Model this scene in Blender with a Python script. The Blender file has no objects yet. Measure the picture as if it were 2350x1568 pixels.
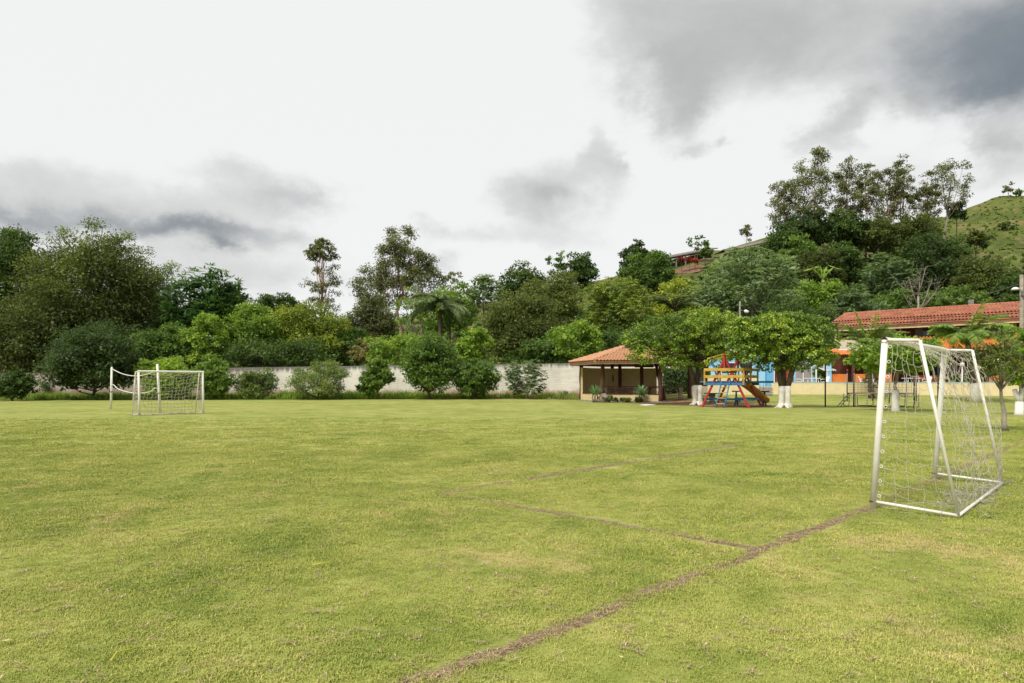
import bpy, math, random
import numpy as np
from mathutils import Vector, Matrix

SC = bpy.context.scene
COL = SC.collection
R = math.radians

# ------------------------------------------------------------------ camera
EYE, F, CX, HZ = 1.5, 1566.7, 1175.0, 878.0      # survey constants: eye height, focal length, centre, horizon
cam = bpy.data.cameras.new('camera'); cam_o = bpy.data.objects.new('camera', cam); COL.objects.link(cam_o)
cam.lens = 24; cam.sensor_width = 36; cam.shift_y = (HZ - 784) / 2350
cam.clip_end = 2000
cam_o.location = (0, 0, EYE); cam_o.rotation_euler = (R(90), 0, 0)
SC.camera = cam_o

# ------------------------------------------------------------------ world: cloudy sky
EXPO = 1.0
WHITE = 0.90 / 2 ** EXPO
SUN = Vector((-0.42, -0.46, 0.78)).normalized()
sun_el = math.asin(SUN.z); sun_az = math.atan2(SUN.x, SUN.y)
world = bpy.data.worlds.new('World'); SC.world = world; world.use_nodes = True
wt = world.node_tree; wt.nodes.clear()
def wn(t, **k):
    n = wt.nodes.new(t)
    for a, b in k.items(): setattr(n, a, b)
    return n
def wmath(op, a, b=None, c=None, clamp=False):
    n = wn('ShaderNodeMath', operation=op); n.use_clamp = clamp
    for i, v in enumerate((a, b, c)):
        if v is None: continue
        if isinstance(v, (int, float)): n.inputs[i].default_value = v
        else: wt.links.new(v, n.inputs[i])
    return n.outputs[0]
tc = wn('ShaderNodeTexCoord')
nrm = wn('ShaderNodeVectorMath', operation='NORMALIZE'); wt.links.new(tc.outputs['Generated'], nrm.inputs[0])
sep = wn('ShaderNodeSeparateXYZ'); wt.links.new(nrm.outputs[0], sep.inputs[0])
az0 = wmath('ARCTAN2', sep.outputs[0], sep.outputs[1]); el0 = wmath('ARCSINE', sep.outputs[2])
stretch = wn('ShaderNodeVectorMath', operation='MULTIPLY'); wt.links.new(nrm.outputs[0], stretch.inputs[0])
stretch.inputs[1].default_value = (1, 1, 1.5)
def wnoise(scale, detail, rough=.55, off=0.0, dist=0.0):
    a = wn('ShaderNodeVectorMath', operation='ADD'); wt.links.new(stretch.outputs[0], a.inputs[0]); a.inputs[1].default_value = (off, off * .7, off * .3)
    n = wn('ShaderNodeTexNoise'); wt.links.new(a.outputs[0], n.inputs['Vector'])
    n.inputs['Scale'].default_value = scale; n.inputs['Detail'].default_value = detail
    n.inputs['Roughness'].default_value = rough; n.inputs['Distortion'].default_value = dist
    return n
w1 = wnoise(9, 5, .62, 3.1); w2 = wnoise(9, 5, .62, 9.7)
az = wmath('ADD', az0, wmath('MULTIPLY', wmath('SUBTRACT', w1.outputs[0], .5), .16))
el = wmath('ADD', el0, wmath('MULTIPLY', wmath('SUBTRACT', w2.outputs[0], .5), .075))
def ang(px, py): return math.atan((px - CX) / F), math.atan((HZ - py) / math.hypot(F, px - CX))
ae = wn('ShaderNodeCombineXYZ'); wt.links.new(az, ae.inputs[0]); wt.links.new(el, ae.inputs[1])
def blobs(lst):
    acc = 0.0
    for px, py, rx, ry, w in lst:
        a, e = ang(px, py)
        ra, re = rx / F * math.cos(a) ** 2, ry / F * math.cos(a)
        v = wn('ShaderNodeVectorMath', operation='MULTIPLY_ADD'); wt.links.new(ae.outputs[0], v.inputs[0])
        v.inputs[1].default_value = (1 / ra, 1 / re, 0); v.inputs[2].default_value = (-a / ra, -e / re, 0)
        d2 = wn('ShaderNodeVectorMath', operation='DOT_PRODUCT'); wt.links.new(v.outputs[0], d2.inputs[0]); wt.links.new(v.outputs[0], d2.inputs[1])
        acc = wmath('MULTIPLY_ADD', wmath('POWER', .36788, d2.outputs['Value']), w, acc)
    return acc
GREY = [(1455, 40, 120, 150, .75), (1560, 210, 80, 95, .85), (1490, 190, 60, 70, .55), (1640, 100, 150, 110, .75), (1790, 110, 150, 80, .8), (1800, -80, 420, 110, .7), (2010, 40, 260, 100, .75), (2330, 80, 330, 125, 1.15), (2330, 190, 170, 30, .6), (2760, 120, 380, 240, 1.3),
        (2085, 228, 45, 34, .75), (1925, 300, 78, 52, .95), (1965, 235, 42, 40, .7), (2015, 205, 26, 22, .6), (2345, 325, 55, 60, .95), (1672, 316, 26, 16, .75), (1610, 348, 50, 20, .75), (1565, 275, 46, 34, .6),
        (1275, 425, 105, 50, .85), (1375, 352, 42, 46, .75), (1410, 385, 20, 26, .5), (1190, 455, 90, 36, .6), (1250, 490, 80, 24, .45), (1230, 548, 140, 38, .55), (1090, 530, 70, 24, .4), (1000, 520, 50, 22, .42),
        (60, 430, 160, 50, .5), (220, 400, 120, 40, .42), (520, 380, 110, 34, .40), (330, 480, 230, 50, .7), (640, 455, 150, 50, .85), (440, 525, 250, 30, .7), (20, 500, 160, 45, .65), (490, 562, 70, 20, .6),
        (560, 630, 190, 60, .5), (700, 560, 120, 30, .35), (830, 650, 90, 60, .42), (1010, 588, 70, 26, .55), (240, 600, 240, 60, .5), (2060, 400, 120, 40, .34), (2230, 430, 120, 34, .36)]
DARK = [(2400, 60, 330, 110, .62), (2420, 165, 300, 55, .5), (2140, 120, 220, 90, .30), (2800, 150, 380, 200, .8), (440, 522, 240, 24, .66), (30, 500, 220, 30, .52), (500, 560, 56, 14, .5), (690, 450, 110, 24, .3), (1270, 442, 90, 20, .26), (1590, 235, 60, 40, .2), (1830, 130, 90, 40, .2), (1930, 300, 60, 30, .15)]
gsum = blobs(GREY); dsum = blobs(DARK)
nf = wnoise(6, 6, .66, 1.3, .25)
nd = wmath('SUBTRACT', nf.outputs[0], .5)
# the same broken cloud goes on all round, outside the stretch of sky in view too
far_n = wnoise(2.2, 2, .5, 5.5)
outside = wmath('ADD', wmath('GREATER_THAN', wmath('ABSOLUTE', az0), .95), wmath('GREATER_THAN', el0, .75), clamp=True)
far_c = wmath('MULTIPLY', wmath('MULTIPLY', wmath('SUBTRACT', far_n.outputs[0], .52, clamp=True), 5.0), outside)
dens = wmath('ADD', wmath('ADD', gsum, far_c), wmath('MULTIPLY', nd, 1.25))
def sstep(v, a, b):
    m = wn('ShaderNodeMapRange', interpolation_type='SMOOTHSTEP'); wt.links.new(v, m.inputs[0])
    m.inputs[1].default_value = a; m.inputs[2].default_value = b
    return m.outputs[0]
cov = wmath('ADD', wmath('MULTIPLY', sstep(dens, .12, .74), .40), wmath('MULTIPLY', sstep(dens, .45, 1.8), .56))
drk = sstep(wmath('ADD', dsum, wmath('MULTIPLY', nd, .22)), .03, 1.0)
def mixc(fac, a, b):
    m = wn('ShaderNodeMix', data_type='RGBA'); wt.links.new(fac, m.inputs[0])
    for i, v in ((6, a), (7, b)):
        if isinstance(v, tuple): m.inputs[i].default_value = (*v, 1)
        else: wt.links.new(v, m.inputs[i])
    return m.outputs[2]
STR = 0.1
def wc(r, g, b): return tuple(v / STR for v in (r, g, b))
k = WHITE / .9
sky = wn('ShaderNodeTexSky', sky_type='NISHITA'); sky.sun_disc = False
sky.sun_elevation = sun_el; sky.sun_rotation = sun_az
veil = mixc(wmath('ADD', 0.975, 0.0), sky.outputs[0], wc(.90 * k, .90 * k, .895 * k))
greyc = mixc(cov, veil, wc(.46 * k, .475 * k, .465 * k))
fin = mixc(drk, greyc, wc(.205 * k, .24 * k, .28 * k))
bg = wn('ShaderNodeBackground'); bg.inputs['Strength'].default_value = STR
wt.links.new(fin, bg.inputs['Color'])
wo = wn('ShaderNodeOutputWorld'); wt.links.new(bg.outputs[0], wo.inputs[0])

# ------------------------------------------------------------------ sun behind thin cloud, exposure
sl = bpy.data.lights.new('sun', 'SUN'); sl.energy = 2.0; sl.angle = R(14); sl.color = (1.0, .945, .86)
so = bpy.data.objects.new('sun', sl); COL.objects.link(so); so.rotation_euler = SUN.to_track_quat('Z', 'Y').to_euler()
vs = SC.view_settings
SC.display_settings.display_device = 'sRGB'
vs.view_transform = 'Standard'; vs.look = 'None'; vs.exposure = EXPO; vs.gamma = 1; vs.use_curve_mapping = False
cy = SC.cycles
cy.use_denoising = True
cy.adaptive_threshold = .02
cy.max_bounces = 5; cy.diffuse_bounces = 3; cy.glossy_bounces = 2; cy.transmission_bounces = 3; cy.transparent_max_bounces = 4
cy.caustics_reflective = False; cy.caustics_refractive = False

# ------------------------------------------------------------------ helpers
def P(px, py, Y): return Vector(((px - CX) / F * Y, Y, EYE + (HZ - py) / F * Y))
def gx(px, Y): return (px - CX) / F * Y
def G(px, py):
    Y = EYE * F / (py - HZ); return Vector(((px - CX) / F * Y, Y, 0))
def zz(py, Y): return EYE + (HZ - py) / F * Y
def smooth(a, b, x):
    t = min(max((x - a) / (b - a), 0), 1); return t * t * (3 - 2 * t)
RIDGE_PX = [-900, 0, 500, 700, 800, 1000, 1200, 1400, 1520, 1640, 1780, 1900, 2120, 2200, 2280, 2350, 2700, 3300]
RIDGE_PY = [810, 805, 800, 775, 755, 720, 680, 640, 604, 582, 545, 525, 510, 492, 460, 450, 425, 430]
def vnoise(x, y, s):
    return math.sin(x * s + 1.3 * math.sin(y * s * .7)) * math.cos(y * s * .9 + 1.1 * math.sin(x * s * .6 + 2))
def gz(x, y):
    z = 0.0
    if y > 40:
        px = CX + F * x / y
        if x > 10: z = .5 * smooth(44, 57.5, y) * smooth(10, 17, x)
        z = max(z, .35 * smooth(57, 66, y) * smooth(-12, 8, x))
        Y0 = 72 + 22 * smooth(1650, 1850, px)
        if y > Y0:
            t = min((y - Y0) / (230 - Y0), 1)
            zr = EYE + (HZ - np.interp(px, RIDGE_PX, RIDGE_PY)) / F * 230
            z += zr * t ** 1.12 + .8 * t * vnoise(x, y, .16) + .45 * t * vnoise(x + 9, y, .5)
    return z

class MB:
    def __init__(s): s.v = []; s.f = []; s.sm = []
    def add(s, verts, faces, smooth=False):
        o = len(s.v); s.v += [tuple(v) for v in verts]
        for f in faces: s.f.append(tuple(i + o for i in f)); s.sm.append(smooth)
    def box(s, c, d, rot=None, M=None):
        x, y, z = d[0] / 2, d[1] / 2, d[2] / 2
        vs_ = [Vector(p) for p in ((-x, -y, -z), (x, -y, -z), (x, y, -z), (-x, y, -z), (-x, -y, z), (x, -y, z), (x, y, z), (-x, y, z))]
        if rot is not None:
            m = Matrix.Rotation(rot, 3, 'Z') if isinstance(rot, (int, float)) else rot
            vs_ = [m @ p for p in vs_]
        c = Vector(c); vs_ = [p + c for p in vs_]
        s.add(vs_, [(0, 3, 2, 1), (4, 5, 6, 7), (0, 1, 5, 4), (1, 2, 6, 5), (2, 3, 7, 6), (3, 0, 4, 7)])
    def beam(s, a, b, w, h, up=(0, 0, 1)):
        a, b = Vector(a), Vector(b); d = (b - a); L = d.length; d.normalize()
        side = d.cross(Vector(up))
        if side.length < 1e-3: side = d.cross(Vector((1, 0, 0)))
        side.normalize(); u = side.cross(d)
        m = Matrix((d, side, u)).transposed()
        s.box((a + b) / 2, (L, w, h), rot=m)
    def tube(s, pts, r, n=8, cap=True, smooth=True, closed=False):
        pts = [Vector(p) for p in pts]; N = len(pts)
        rr = r if hasattr(r, '__len__') else [r] * N
        ring = []; prev = None
        for i, p in enumerate(pts):
            if closed: t = pts[(i + 1) % N] - pts[i - 1]
            else: t = (pts[min(i + 1, N - 1)] - pts[max(i - 1, 0)])
            if t.length < 1e-9: t = Vector((0, 0, 1))
            t.normalize()
            if prev is None:
                a = Vector((0, 0, 1)) if abs(t.z) < .9 else Vector((1, 0, 0))
                u = t.cross(a).normalized()
            else:
                u = prev - t * prev.dot(t)
                u = u.normalized() if u.length > 1e-6 else t.orthogonal().normalized()
            prev = u; w = t.cross(u)
            ring.append([p + (u * math.cos(k_) + w * math.sin(k_)) * rr[i] for k_ in (2 * math.pi * j / n for j in range(n))])
        o = len(s.v)
        for rg in ring: s.v += [tuple(p) for p in rg]
        M_ = N if closed else N - 1
        for i in range(M_):
            i2 = (i + 1) % N
            for j in range(n):
                j2 = (j + 1) % n
                s.f.append((o + i * n + j, o + i * n + j2, o + i2 * n + j2, o + i2 * n + j)); s.sm.append(smooth)
        if cap and not closed:
            s.f.append(tuple(o + j for j in reversed(range(n)))); s.sm.append(False)
            s.f.append(tuple(o + (N - 1) * n + j for j in range(n))); s.sm.append(False)
    def poly(s, pts, th):
        """a flat polygon extruded downwards by th"""
        n = len(pts); t = [Vector(p) for p in pts]; b = [p - Vector((0, 0, th)) for p in t]
        s.add(t + b, [tuple(range(n)), tuple(reversed(range(n, 2 * n)))] + [(i, i + n, (i + 1) % n + n, (i + 1) % n) for i in range(n)])
    def build(s, name, m, parent=None, loc=None):
        me = bpy.data.meshes.new(name); me.from_pydata(s.v, [], s.f)
        me.polygons.foreach_set('use_smooth', s.sm); me.materials.append(m); me.update()
        return link(name, me, parent, loc)

def link(name, me, parent=None, loc=None):
    o = bpy.data.objects.new(name, me); COL.objects.link(o)
    if loc is not None: o.location = loc
    if parent is not None:
        o.parent = parent
        if loc is None: o.location = -parent_loc(parent)      # meshes are written in world coordinates
    return o
def parent_loc(p):
    l = Vector(p.location)
    while p.parent is not None: p = p.parent; l = l + Vector(p.location)
    return l
def thing(name, label, cat, loc, group=None):
    o = bpy.data.objects.new(name, None); COL.objects.link(o); o.location = loc
    o.empty_display_size = .2
    return tag(o, label, cat, group)
def tag(o, label=None, cat=None, group=None, kind=None):
    if label: o['label'] = label
    if cat: o['category'] = cat
    if group: o['group'] = group
    if kind: o['kind'] = kind
    return o

# ------------------------------------------------------------------ materials
MATS = {}
def mat(name, col, rough=.7, var=.12, scale=6, bump=0., bscale=40, spec=.3, metal=0., col2=None):
    """painted / plain surface: slow colour drift plus fine relief"""
    if name in MATS: return MATS[name]
    m = bpy.data.materials.new(name); m.use_nodes = True; nt = m.node_tree; b = nt.nodes['Principled BSDF']
    tcn = nt.nodes.new('ShaderNodeTexCoord')
    n = nt.nodes.new('ShaderNodeTexNoise'); n.inputs['Scale'].default_value = scale; n.inputs['Detail'].default_value = 6; n.inputs['Roughness'].default_value = .65
    nt.links.new(tcn.outputs['Object'], n.inputs['Vector'])
    r = nt.nodes.new('ShaderNodeValToRGB'); nt.links.new(n.outputs[0], r.inputs[0])
    c2 = col2 or tuple(c * (1 - 2.2 * var) for c in col)
    r.color_ramp.elements[0].position = .32; r.color_ramp.elements[0].color = (*c2, 1)
    r.color_ramp.elements[1].position = .62; r.color_ramp.elements[1].color = (*col, 1)
    nt.links.new(r.outputs[0], b.inputs['Base Color'])
    b.inputs['Roughness'].default_value = rough; b.inputs['Specular IOR Level'].default_value = spec; b.inputs['Metallic'].default_value = metal
    if bump:
        n2 = nt.nodes.new('ShaderNodeTexNoise'); n2.inputs['Scale'].default_value = bscale; n2.inputs['Detail'].default_value = 5
        nt.links.new(tcn.outputs['Object'], n2.inputs['Vector'])
        bp = nt.nodes.new('ShaderNodeBump'); bp.inputs['Strength'].default_value = bump; bp.inputs['Distance'].default_value = .02
        nt.links.new(n2.outputs[0], bp.inputs['Height']); nt.links.new(bp.outputs[0], b.inputs['Normal'])
    MATS[name] = m; return m

LEAFK = 1.98
def leafmat(name, dark, mid, light, trans=.42, rough=.6):
    if name in MATS: return MATS[name]
    dark, mid, light = (tuple(c * LEAFK for c in k_) for k_ in (dark, mid, light))
    m = bpy.data.materials.new(name); m.use_nodes = True; nt = m.node_tree; nt.nodes.clear()
    at = nt.nodes.new('ShaderNodeAttribute'); at.attribute_name = 'tint'
    r = nt.nodes.new('ShaderNodeValToRGB'); nt.links.new(at.outputs['Fac'], r.inputs[0])
    e = r.color_ramp.elements; e[0].color = (*dark, 1); e[1].color = (*light, 1)
    x = e.new(.5); x.color = (*mid, 1)
    b = nt.nodes.new('ShaderNodeBsdfPrincipled'); b.inputs['Roughness'].default_value = rough; b.inputs['Specular IOR Level'].default_value = .35
    nt.links.new(r.outputs[0], b.inputs['Base Color'])
    t = nt.nodes.new('ShaderNodeBsdfTranslucent')
    mu = nt.nodes.new('ShaderNodeMix'); mu.data_type = 'RGBA'; mu.blend_type = 'MULTIPLY'; mu.inputs[0].default_value = 1
    nt.links.new(r.outputs[0], mu.inputs[6]); mu.inputs[7].default_value = (1.25, 1.3, .7, 1); nt.links.new(mu.outputs[2], t.inputs[0])
    ms = nt.nodes.new('ShaderNodeMixShader'); ms.inputs[0].default_value = trans
    nt.links.new(b.outputs[0], ms.inputs[1]); nt.links.new(t.outputs[0], ms.inputs[2])
    o = nt.nodes.new('ShaderNodeOutputMaterial'); nt.links.new(ms.outputs[0], o.inputs[0])
    MATS[name] = m; return m

class NT:
    """small node-graph writer for the ground materials"""
    def __init__(s, name):
        s.m = bpy.data.materials.new(name); s.m.use_nodes = True; s.nt = s.m.node_tree; s.b = s.nt.nodes['Principled BSDF']
        g = s.nt.nodes.new('ShaderNodeNewGeometry'); s.pos = g.outputs['Position']
        MATS[name] = s.m
    def math(s, op, a, b=None, c=None, clamp=False):
        n = s.nt.nodes.new('ShaderNodeMath'); n.operation = op; n.use_clamp = clamp
        for i, v in enumerate((a, b, c)):
            if v is None: continue
            if isinstance(v, (int, float)): n.inputs[i].default_value = v
            else: s.nt.links.new(v, n.inputs[i])
        return n.outputs[0]
    def noise(s, scale, detail=4, rough=.55, vec=None, sc3=None, off=(0, 0, 0), dist=0):
        mp = s.nt.nodes.new('ShaderNodeMapping'); s.nt.links.new(vec or s.pos, mp.inputs[0])
        mp.inputs['Location'].default_value = off
        if sc3: mp.inputs['Scale'].default_value = sc3
        n = s.nt.nodes.new('ShaderNodeTexNoise'); s.nt.links.new(mp.outputs[0], n.inputs['Vector'])
        n.inputs['Scale'].default_value = scale; n.inputs['Detail'].default_value = detail; n.inputs['Roughness'].default_value = rough; n.inputs['Distortion'].default_value = dist
        return n.outputs[0]
    def ramp(s, v, stops):
        r = s.nt.nodes.new('ShaderNodeValToRGB'); s.nt.links.new(v, r.inputs[0]); e = r.color_ramp.elements
        e[0].position, e[0].color = stops[0][0], (*stops[0][1], 1); e[1].position, e[1].color = stops[-1][0], (*stops[-1][1], 1)
        for p, c in stops[1:-1]: x = e.new(p); x.color = (*c, 1)
        return r.outputs[0]
    def step(s, v, a, b):
        m = s.nt.nodes.new('ShaderNodeMapRange'); m.interpolation_type = 'SMOOTHSTEP'; s.nt.links.new(v, m.inputs[0])
        m.inputs[1].default_value = a; m.inputs[2].default_value = b; return m.outputs[0]
    def mix(s, f, a, b, blend='MIX'):
        n = s.nt.nodes.new('ShaderNodeMix'); n.data_type = 'RGBA'; n.blend_type = blend
        if isinstance(f, (int, float)): n.inputs[0].default_value = f
        else: s.nt.links.new(f, n.inputs[0])
        for i, v in ((6, a), (7, b)):
            if isinstance(v, tuple): n.inputs[i].default_value = (*v, 1)
            else: s.nt.links.new(v, n.inputs[i])
        return n.outputs[2]
    def bump(s, h, st, dist):
        bp = s.nt.nodes.new('ShaderNodeBump'); bp.inputs['Strength'].default_value = st; bp.inputs['Distance'].default_value = dist
        s.nt.links.new(h, bp.inputs['Height']); s.nt.links.new(bp.outputs[0], s.b.inputs['Normal'])
    def out(s, col, rough=.9, spec=.1):
        s.nt.links.new(col, s.b.inputs['Base Color']); s.b.inputs['Roughness'].default_value = rough; s.b.inputs['Specular IOR Level'].default_value = spec
        return s.m

# worn pitch lines, in metres on the lawn: (x0, y0, x1, y1, half width, strength)
def seg(a, b, w, st): a, b = G(*a), G(*b); return (a.x, a.y, b.x, b.y, w, st)
g0, g1 = G(1000, 1550), G(1985, 1170)
LINES = [(g0.x - 1.2, g0.y - 1.2, g1.x, g1.y, .06, 1.0), (g1.x, g1.y, 13.4, 17.8, .06, .7),
         seg((1735, 1258), (1010, 1132), .048, 1.0), seg((1010, 1132), (1700, 1020), .072, 1.0), seg((1700, 1020), (1990, 1036), .06, .35)]
MID = Vector((-5.1, 20.4)); gd = Vector((.675, .738))
LINES += [(MID.x - gd.x * 9, MID.y - gd.y * 9, MID.x + gd.x * 13, MID.y + gd.y * 13, .07, .55)]
SCUFF = [(2070, 1126, .30, .22, .9), (2140, 1108, .26, .2, .7), (1985, 1176, .3, .16, .8), (2180, 1185, .25, .12, .5), (1385, 1058, .3, .25, .5)]     # bare scuffs in the goal mouth
CIRC = (MID.x, MID.y, 3.0, .07, .6)

def lawn_colour(n, blades=False):
    """patchy mown lawn: the same world-space patches colour the turf sheet and the blades on it"""
    big = n.noise(.16, 3, .5); patch = n.noise(.9, 5, .62, off=(4, 2, 0)); fine = n.noise(3.6, 5, .7, off=(9, 5, 1)); dry = n.noise(.55, 5, .66, off=(21, 13, 0))
    v = n.math('ADD', n.math('MULTIPLY', patch, .55), n.math('ADD', n.math('MULTIPLY', fine, .3), n.math('MULTIPLY', big, .28)))
    g = n.ramp(v, [(.38, (.132, .178, .032)), (.5, (.212, .248, .054)), (.60, (.288, .306, .080)), (.70, (.365, .352, .120))])
    sx_ = n.nt.nodes.new('ShaderNodeSeparateXYZ'); n.nt.links.new(n.pos, sx_.inputs[0])
    ex_ = n.math('MULTIPLY', n.math('SUBTRACT', sx_.outputs[0], 3.4), .55); ey_ = n.math('MULTIPLY', n.math('SUBTRACT', sx_.outputs[1], 4.6), .5)
    worn = n.math('MULTIPLY', n.math('POWER', 2.718, n.math('MULTIPLY', n.math('ADD', n.math('MULTIPLY', ex_, ex_), n.math('MULTIPLY', ey_, ey_)), -1.0)), .07)   # the drier corner by the near goal
    dry = n.math('ADD', dry, worn)
    dm = n.step(n.math('ADD', n.math('MULTIPLY', dry, .7), n.math('MULTIPLY', fine, .3)), .54, .68)
    g = n.mix(n.math('MULTIPLY', dm, .62), g, (.44, .35, .175))
    return g, v, fine

def line_mask(n):
    """how bare the turf is: 1 on the worn lines"""
    sx = n.nt.nodes.new('ShaderNodeSeparateXYZ'); n.nt.links.new(n.pos, sx.inputs[0]); X, Y = sx.outputs[0], sx.outputs[1]
    wob = n.math('MULTIPLY', n.math('SUBTRACT', n.noise(2.2, 4, .6, off=(3, 8, 0)), .5), .26)
    ragged = n.noise(1.1, 3, .6, off=(7, 1, 0))
    acc = None
    for x0, y0, x1, y1, w, st in LINES:
        L = math.hypot(x1 - x0, y1 - y0); dx, dy = (x1 - x0) / L, (y1 - y0) / L
        rx, ry = n.math('SUBTRACT', X, x0), n.math('SUBTRACT', Y, y0)
        al = n.math('ADD', n.math('MULTIPLY', rx, dx), n.math('MULTIPLY', ry, dy))
        cl = n.math('MINIMUM', n.math('MAXIMUM', al, 0.0), L)
        over = n.math('ABSOLUTE', n.math('SUBTRACT', al, cl))
        pr = n.math('ADD', n.math('ABSOLUTE', n.math('ADD', n.math('SUBTRACT', n.math('MULTIPLY', ry, dx), n.math('MULTIPLY', rx, dy)), wob)), over)
        m_ = n.math('MULTIPLY', n.math('SUBTRACT', 1.0, n.step(pr, w * .7, w * 1.7)), st)
        acc = m_ if acc is None else n.math('MAXIMUM', acc, m_)
    cx, cyy, cr, w, st = CIRC
    d = n.math('SQRT', n.math('ADD', n.math('POWER', n.math('SUBTRACT', X, cx), 2.0), n.math('POWER', n.math('SUBTRACT', Y, cyy), 2.0)))
    m_ = n.math('MULTIPLY', n.math('SUBTRACT', 1.0, n.step(n.math('ABSOLUTE', n.math('ADD', n.math('SUBTRACT', d, cr), wob)), w * .7, w * 1.7)), st)
    acc = n.math('MAXIMUM', acc, m_)
    acc = n.math('MULTIPLY', acc, n.step(ragged, .16, .38))
    for px_, py_, ra, rb, st in SCUFF:
        c_ = G(px_, py_); dx = n.math('MULTIPLY', n.math('SUBTRACT', X, c_.x), 1 / ra); dy = n.math('MULTIPLY', n.math('SUBTRACT', Y, c_.y), 1 / rb)
        d = n.math('ADD', n.math('SQRT', n.math('ADD', n.math('MULTIPLY', dx, dx), n.math('MULTIPLY', dy, dy))), n.math('MULTIPLY', wob, 4.0))
        acc = n.math('MAXIMUM', acc, n.math('MULTIPLY', n.math('SUBTRACT', 1.0, n.step(d, .4, 1.1)), st))
    return acc

n = NT('lawn')
g, v, fine = lawn_colour(n)
lm = line_mask(n)
soil = n.ramp(n.noise(14, 5, .7), [(.3, (.08, .052, .028)), (.5, (.19, .135, .075)), (.68, (.38, .29, .165))])
c = n.mix(lm, g, soil)
grain = n.noise(55, 3, .7, sc3=(1, 1, 1)); grain2 = n.noise(16, 4, .7, off=(2, 2, 2))
c = n.mix(.55, c, n.ramp(grain, [(.3, (.45, .5, .4)), (.55, (1, 1, 1)), (.75, (1.35, 1.3, 1.25))]), 'MULTIPLY')
n.bump(n.math('SUBTRACT', n.math('ADD', n.math('MULTIPLY', grain, .6), grain2), n.math('MULTIPLY', lm, 1.2)), .55, .02)
M_LAWN = n.out(c)

n = NT('grass_blade')
g, v, fine = lawn_colour(n)
at = n.nt.nodes.new('ShaderNodeAttribute'); at.attribute_name = 'tint'
g = n.mix(1.0, g, n.ramp(at.outputs['Fac'], [(0, (1.0, 1.08, .8)), (.6, (1.4, 1.38, 1.2)), (.85, (1.75, 1.55, 1.5)), (1, (2.1, 1.75, 1.9))]), 'MULTIPLY')
M_BLADE = n.out(g, .6, .25)
M_STRAW = mat('dry_straw', (.50, .39, .23), .8, .3, 9, col2=(.20, .135, .075))

n = NT('hill_grass')
a_ = n.noise(.06, 5, .6); b_ = n.noise(.5, 5, .65, off=(3, 3, 3)); c_ = n.noise(.11, 4, .6, off=(11, 5, 2))
g = n.ramp(n.math('ADD', n.math('MULTIPLY', a_, .5), n.math('MULTIPLY', b_, .5)), [(.36, (.042, .055, .014)), (.5, (.082, .104, .022)), (.62, (.125, .138, .036))])
g = n.mix(n.step(n.math('ADD', n.math('MULTIPLY', c_, .65), n.math('MULTIPLY', b_, .35)), .50, .62), g, (.165, .135, .06))
g = n.mix(n.math('MULTIPLY', n.step(n.noise(.23, 4, .7, off=(1, 9, 4)), .66, .72), .7), g, (.24, .09, .05))
n.bump(b_, .9, .5)
M_HILL = n.out(g)

n = NT('soil')
s1 = n.noise(.5, 5, .65); s2 = n.noise(6, 5, .7)
c = n.ramp(n.math('ADD', n.math('MULTIPLY', s1, .5), n.math('MULTIPLY', s2, .5)), [(.36, (.05, .05, .02)), (.5, (.13, .085, .045)), (.62, (.24, .15, .085))])
n.bump(s2, .8, .05)
M_SOIL = n.out(c)

n = NT('mulch')
s1 = n.noise(1.2, 4, .65); s2 = n.noise(22, 4, .75)
c = n.ramp(n.math('ADD', n.math('MULTIPLY', s1, .35), n.math('MULTIPLY', s2, .65)), [(.34, (.075, .038, .022)), (.5, (.22, .125, .065)), (.64, (.42, .29, .17))])
n.bump(s2, .9, .04)
M_MULCH = n.out(c)

n = NT('boundary_plaster')
sx = n.nt.nodes.new('ShaderNodeSeparateXYZ'); n.nt.links.new(n.pos, sx.inputs[0]); Z = sx.outputs[2]; X = sx.outputs[0]
s1 = n.noise(.5, 5, .6); s2 = n.noise(5, 5, .7); drip = n.noise(3, 4, .6, sc3=(1.2, 1.2, .12)); rowv = n.noise(4, 3, .6, sc3=(.15, .15, 2.4))
c = n.ramp(s1, [(.35, (.60, .58, .49)), (.6, (.74, .72, .62))])
c = n.mix(.3, c, n.ramp(rowv, [(.35, (.55, .55, .5)), (.6, (1, 1, 1))]), 'MULTIPLY')
topn = n.math('ADD', n.math('SUBTRACT', Z, n.math('MULTIPLY', n.math('ADD', X, 45.0), .0157)), n.math('MULTIPLY', drip, 1.1))     # the wall top climbs to the right
c = n.mix(n.math('MULTIPLY', n.step(topn, 2.62, 3.12), .85), c, (.085, .085, .08))
low = n.math('ADD', Z, n.math('MULTIPLY', n.math('SUBTRACT', s2, .5), 1.1)); low = n.math('ADD', low, n.math('MULTIPLY', n.math('SUBTRACT', s1, .5), 1.6))
c = n.mix(n.math('MULTIPLY', n.math('SUBTRACT', 1.0, n.step(low, .35, 1.05)), .85), c, (.30, .15, .08))
c = n.mix(n.math('MULTIPLY', n.math('SUBTRACT', 1.0, n.step(X, -34.0, -19.0)), .62), c, (.17, .13, .105))      # older, unpainted stretch
n.bump(n.math('ADD', s2, rowv), .5, .04)
M_PLASTER = n.out(c, .9, .15)

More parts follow.
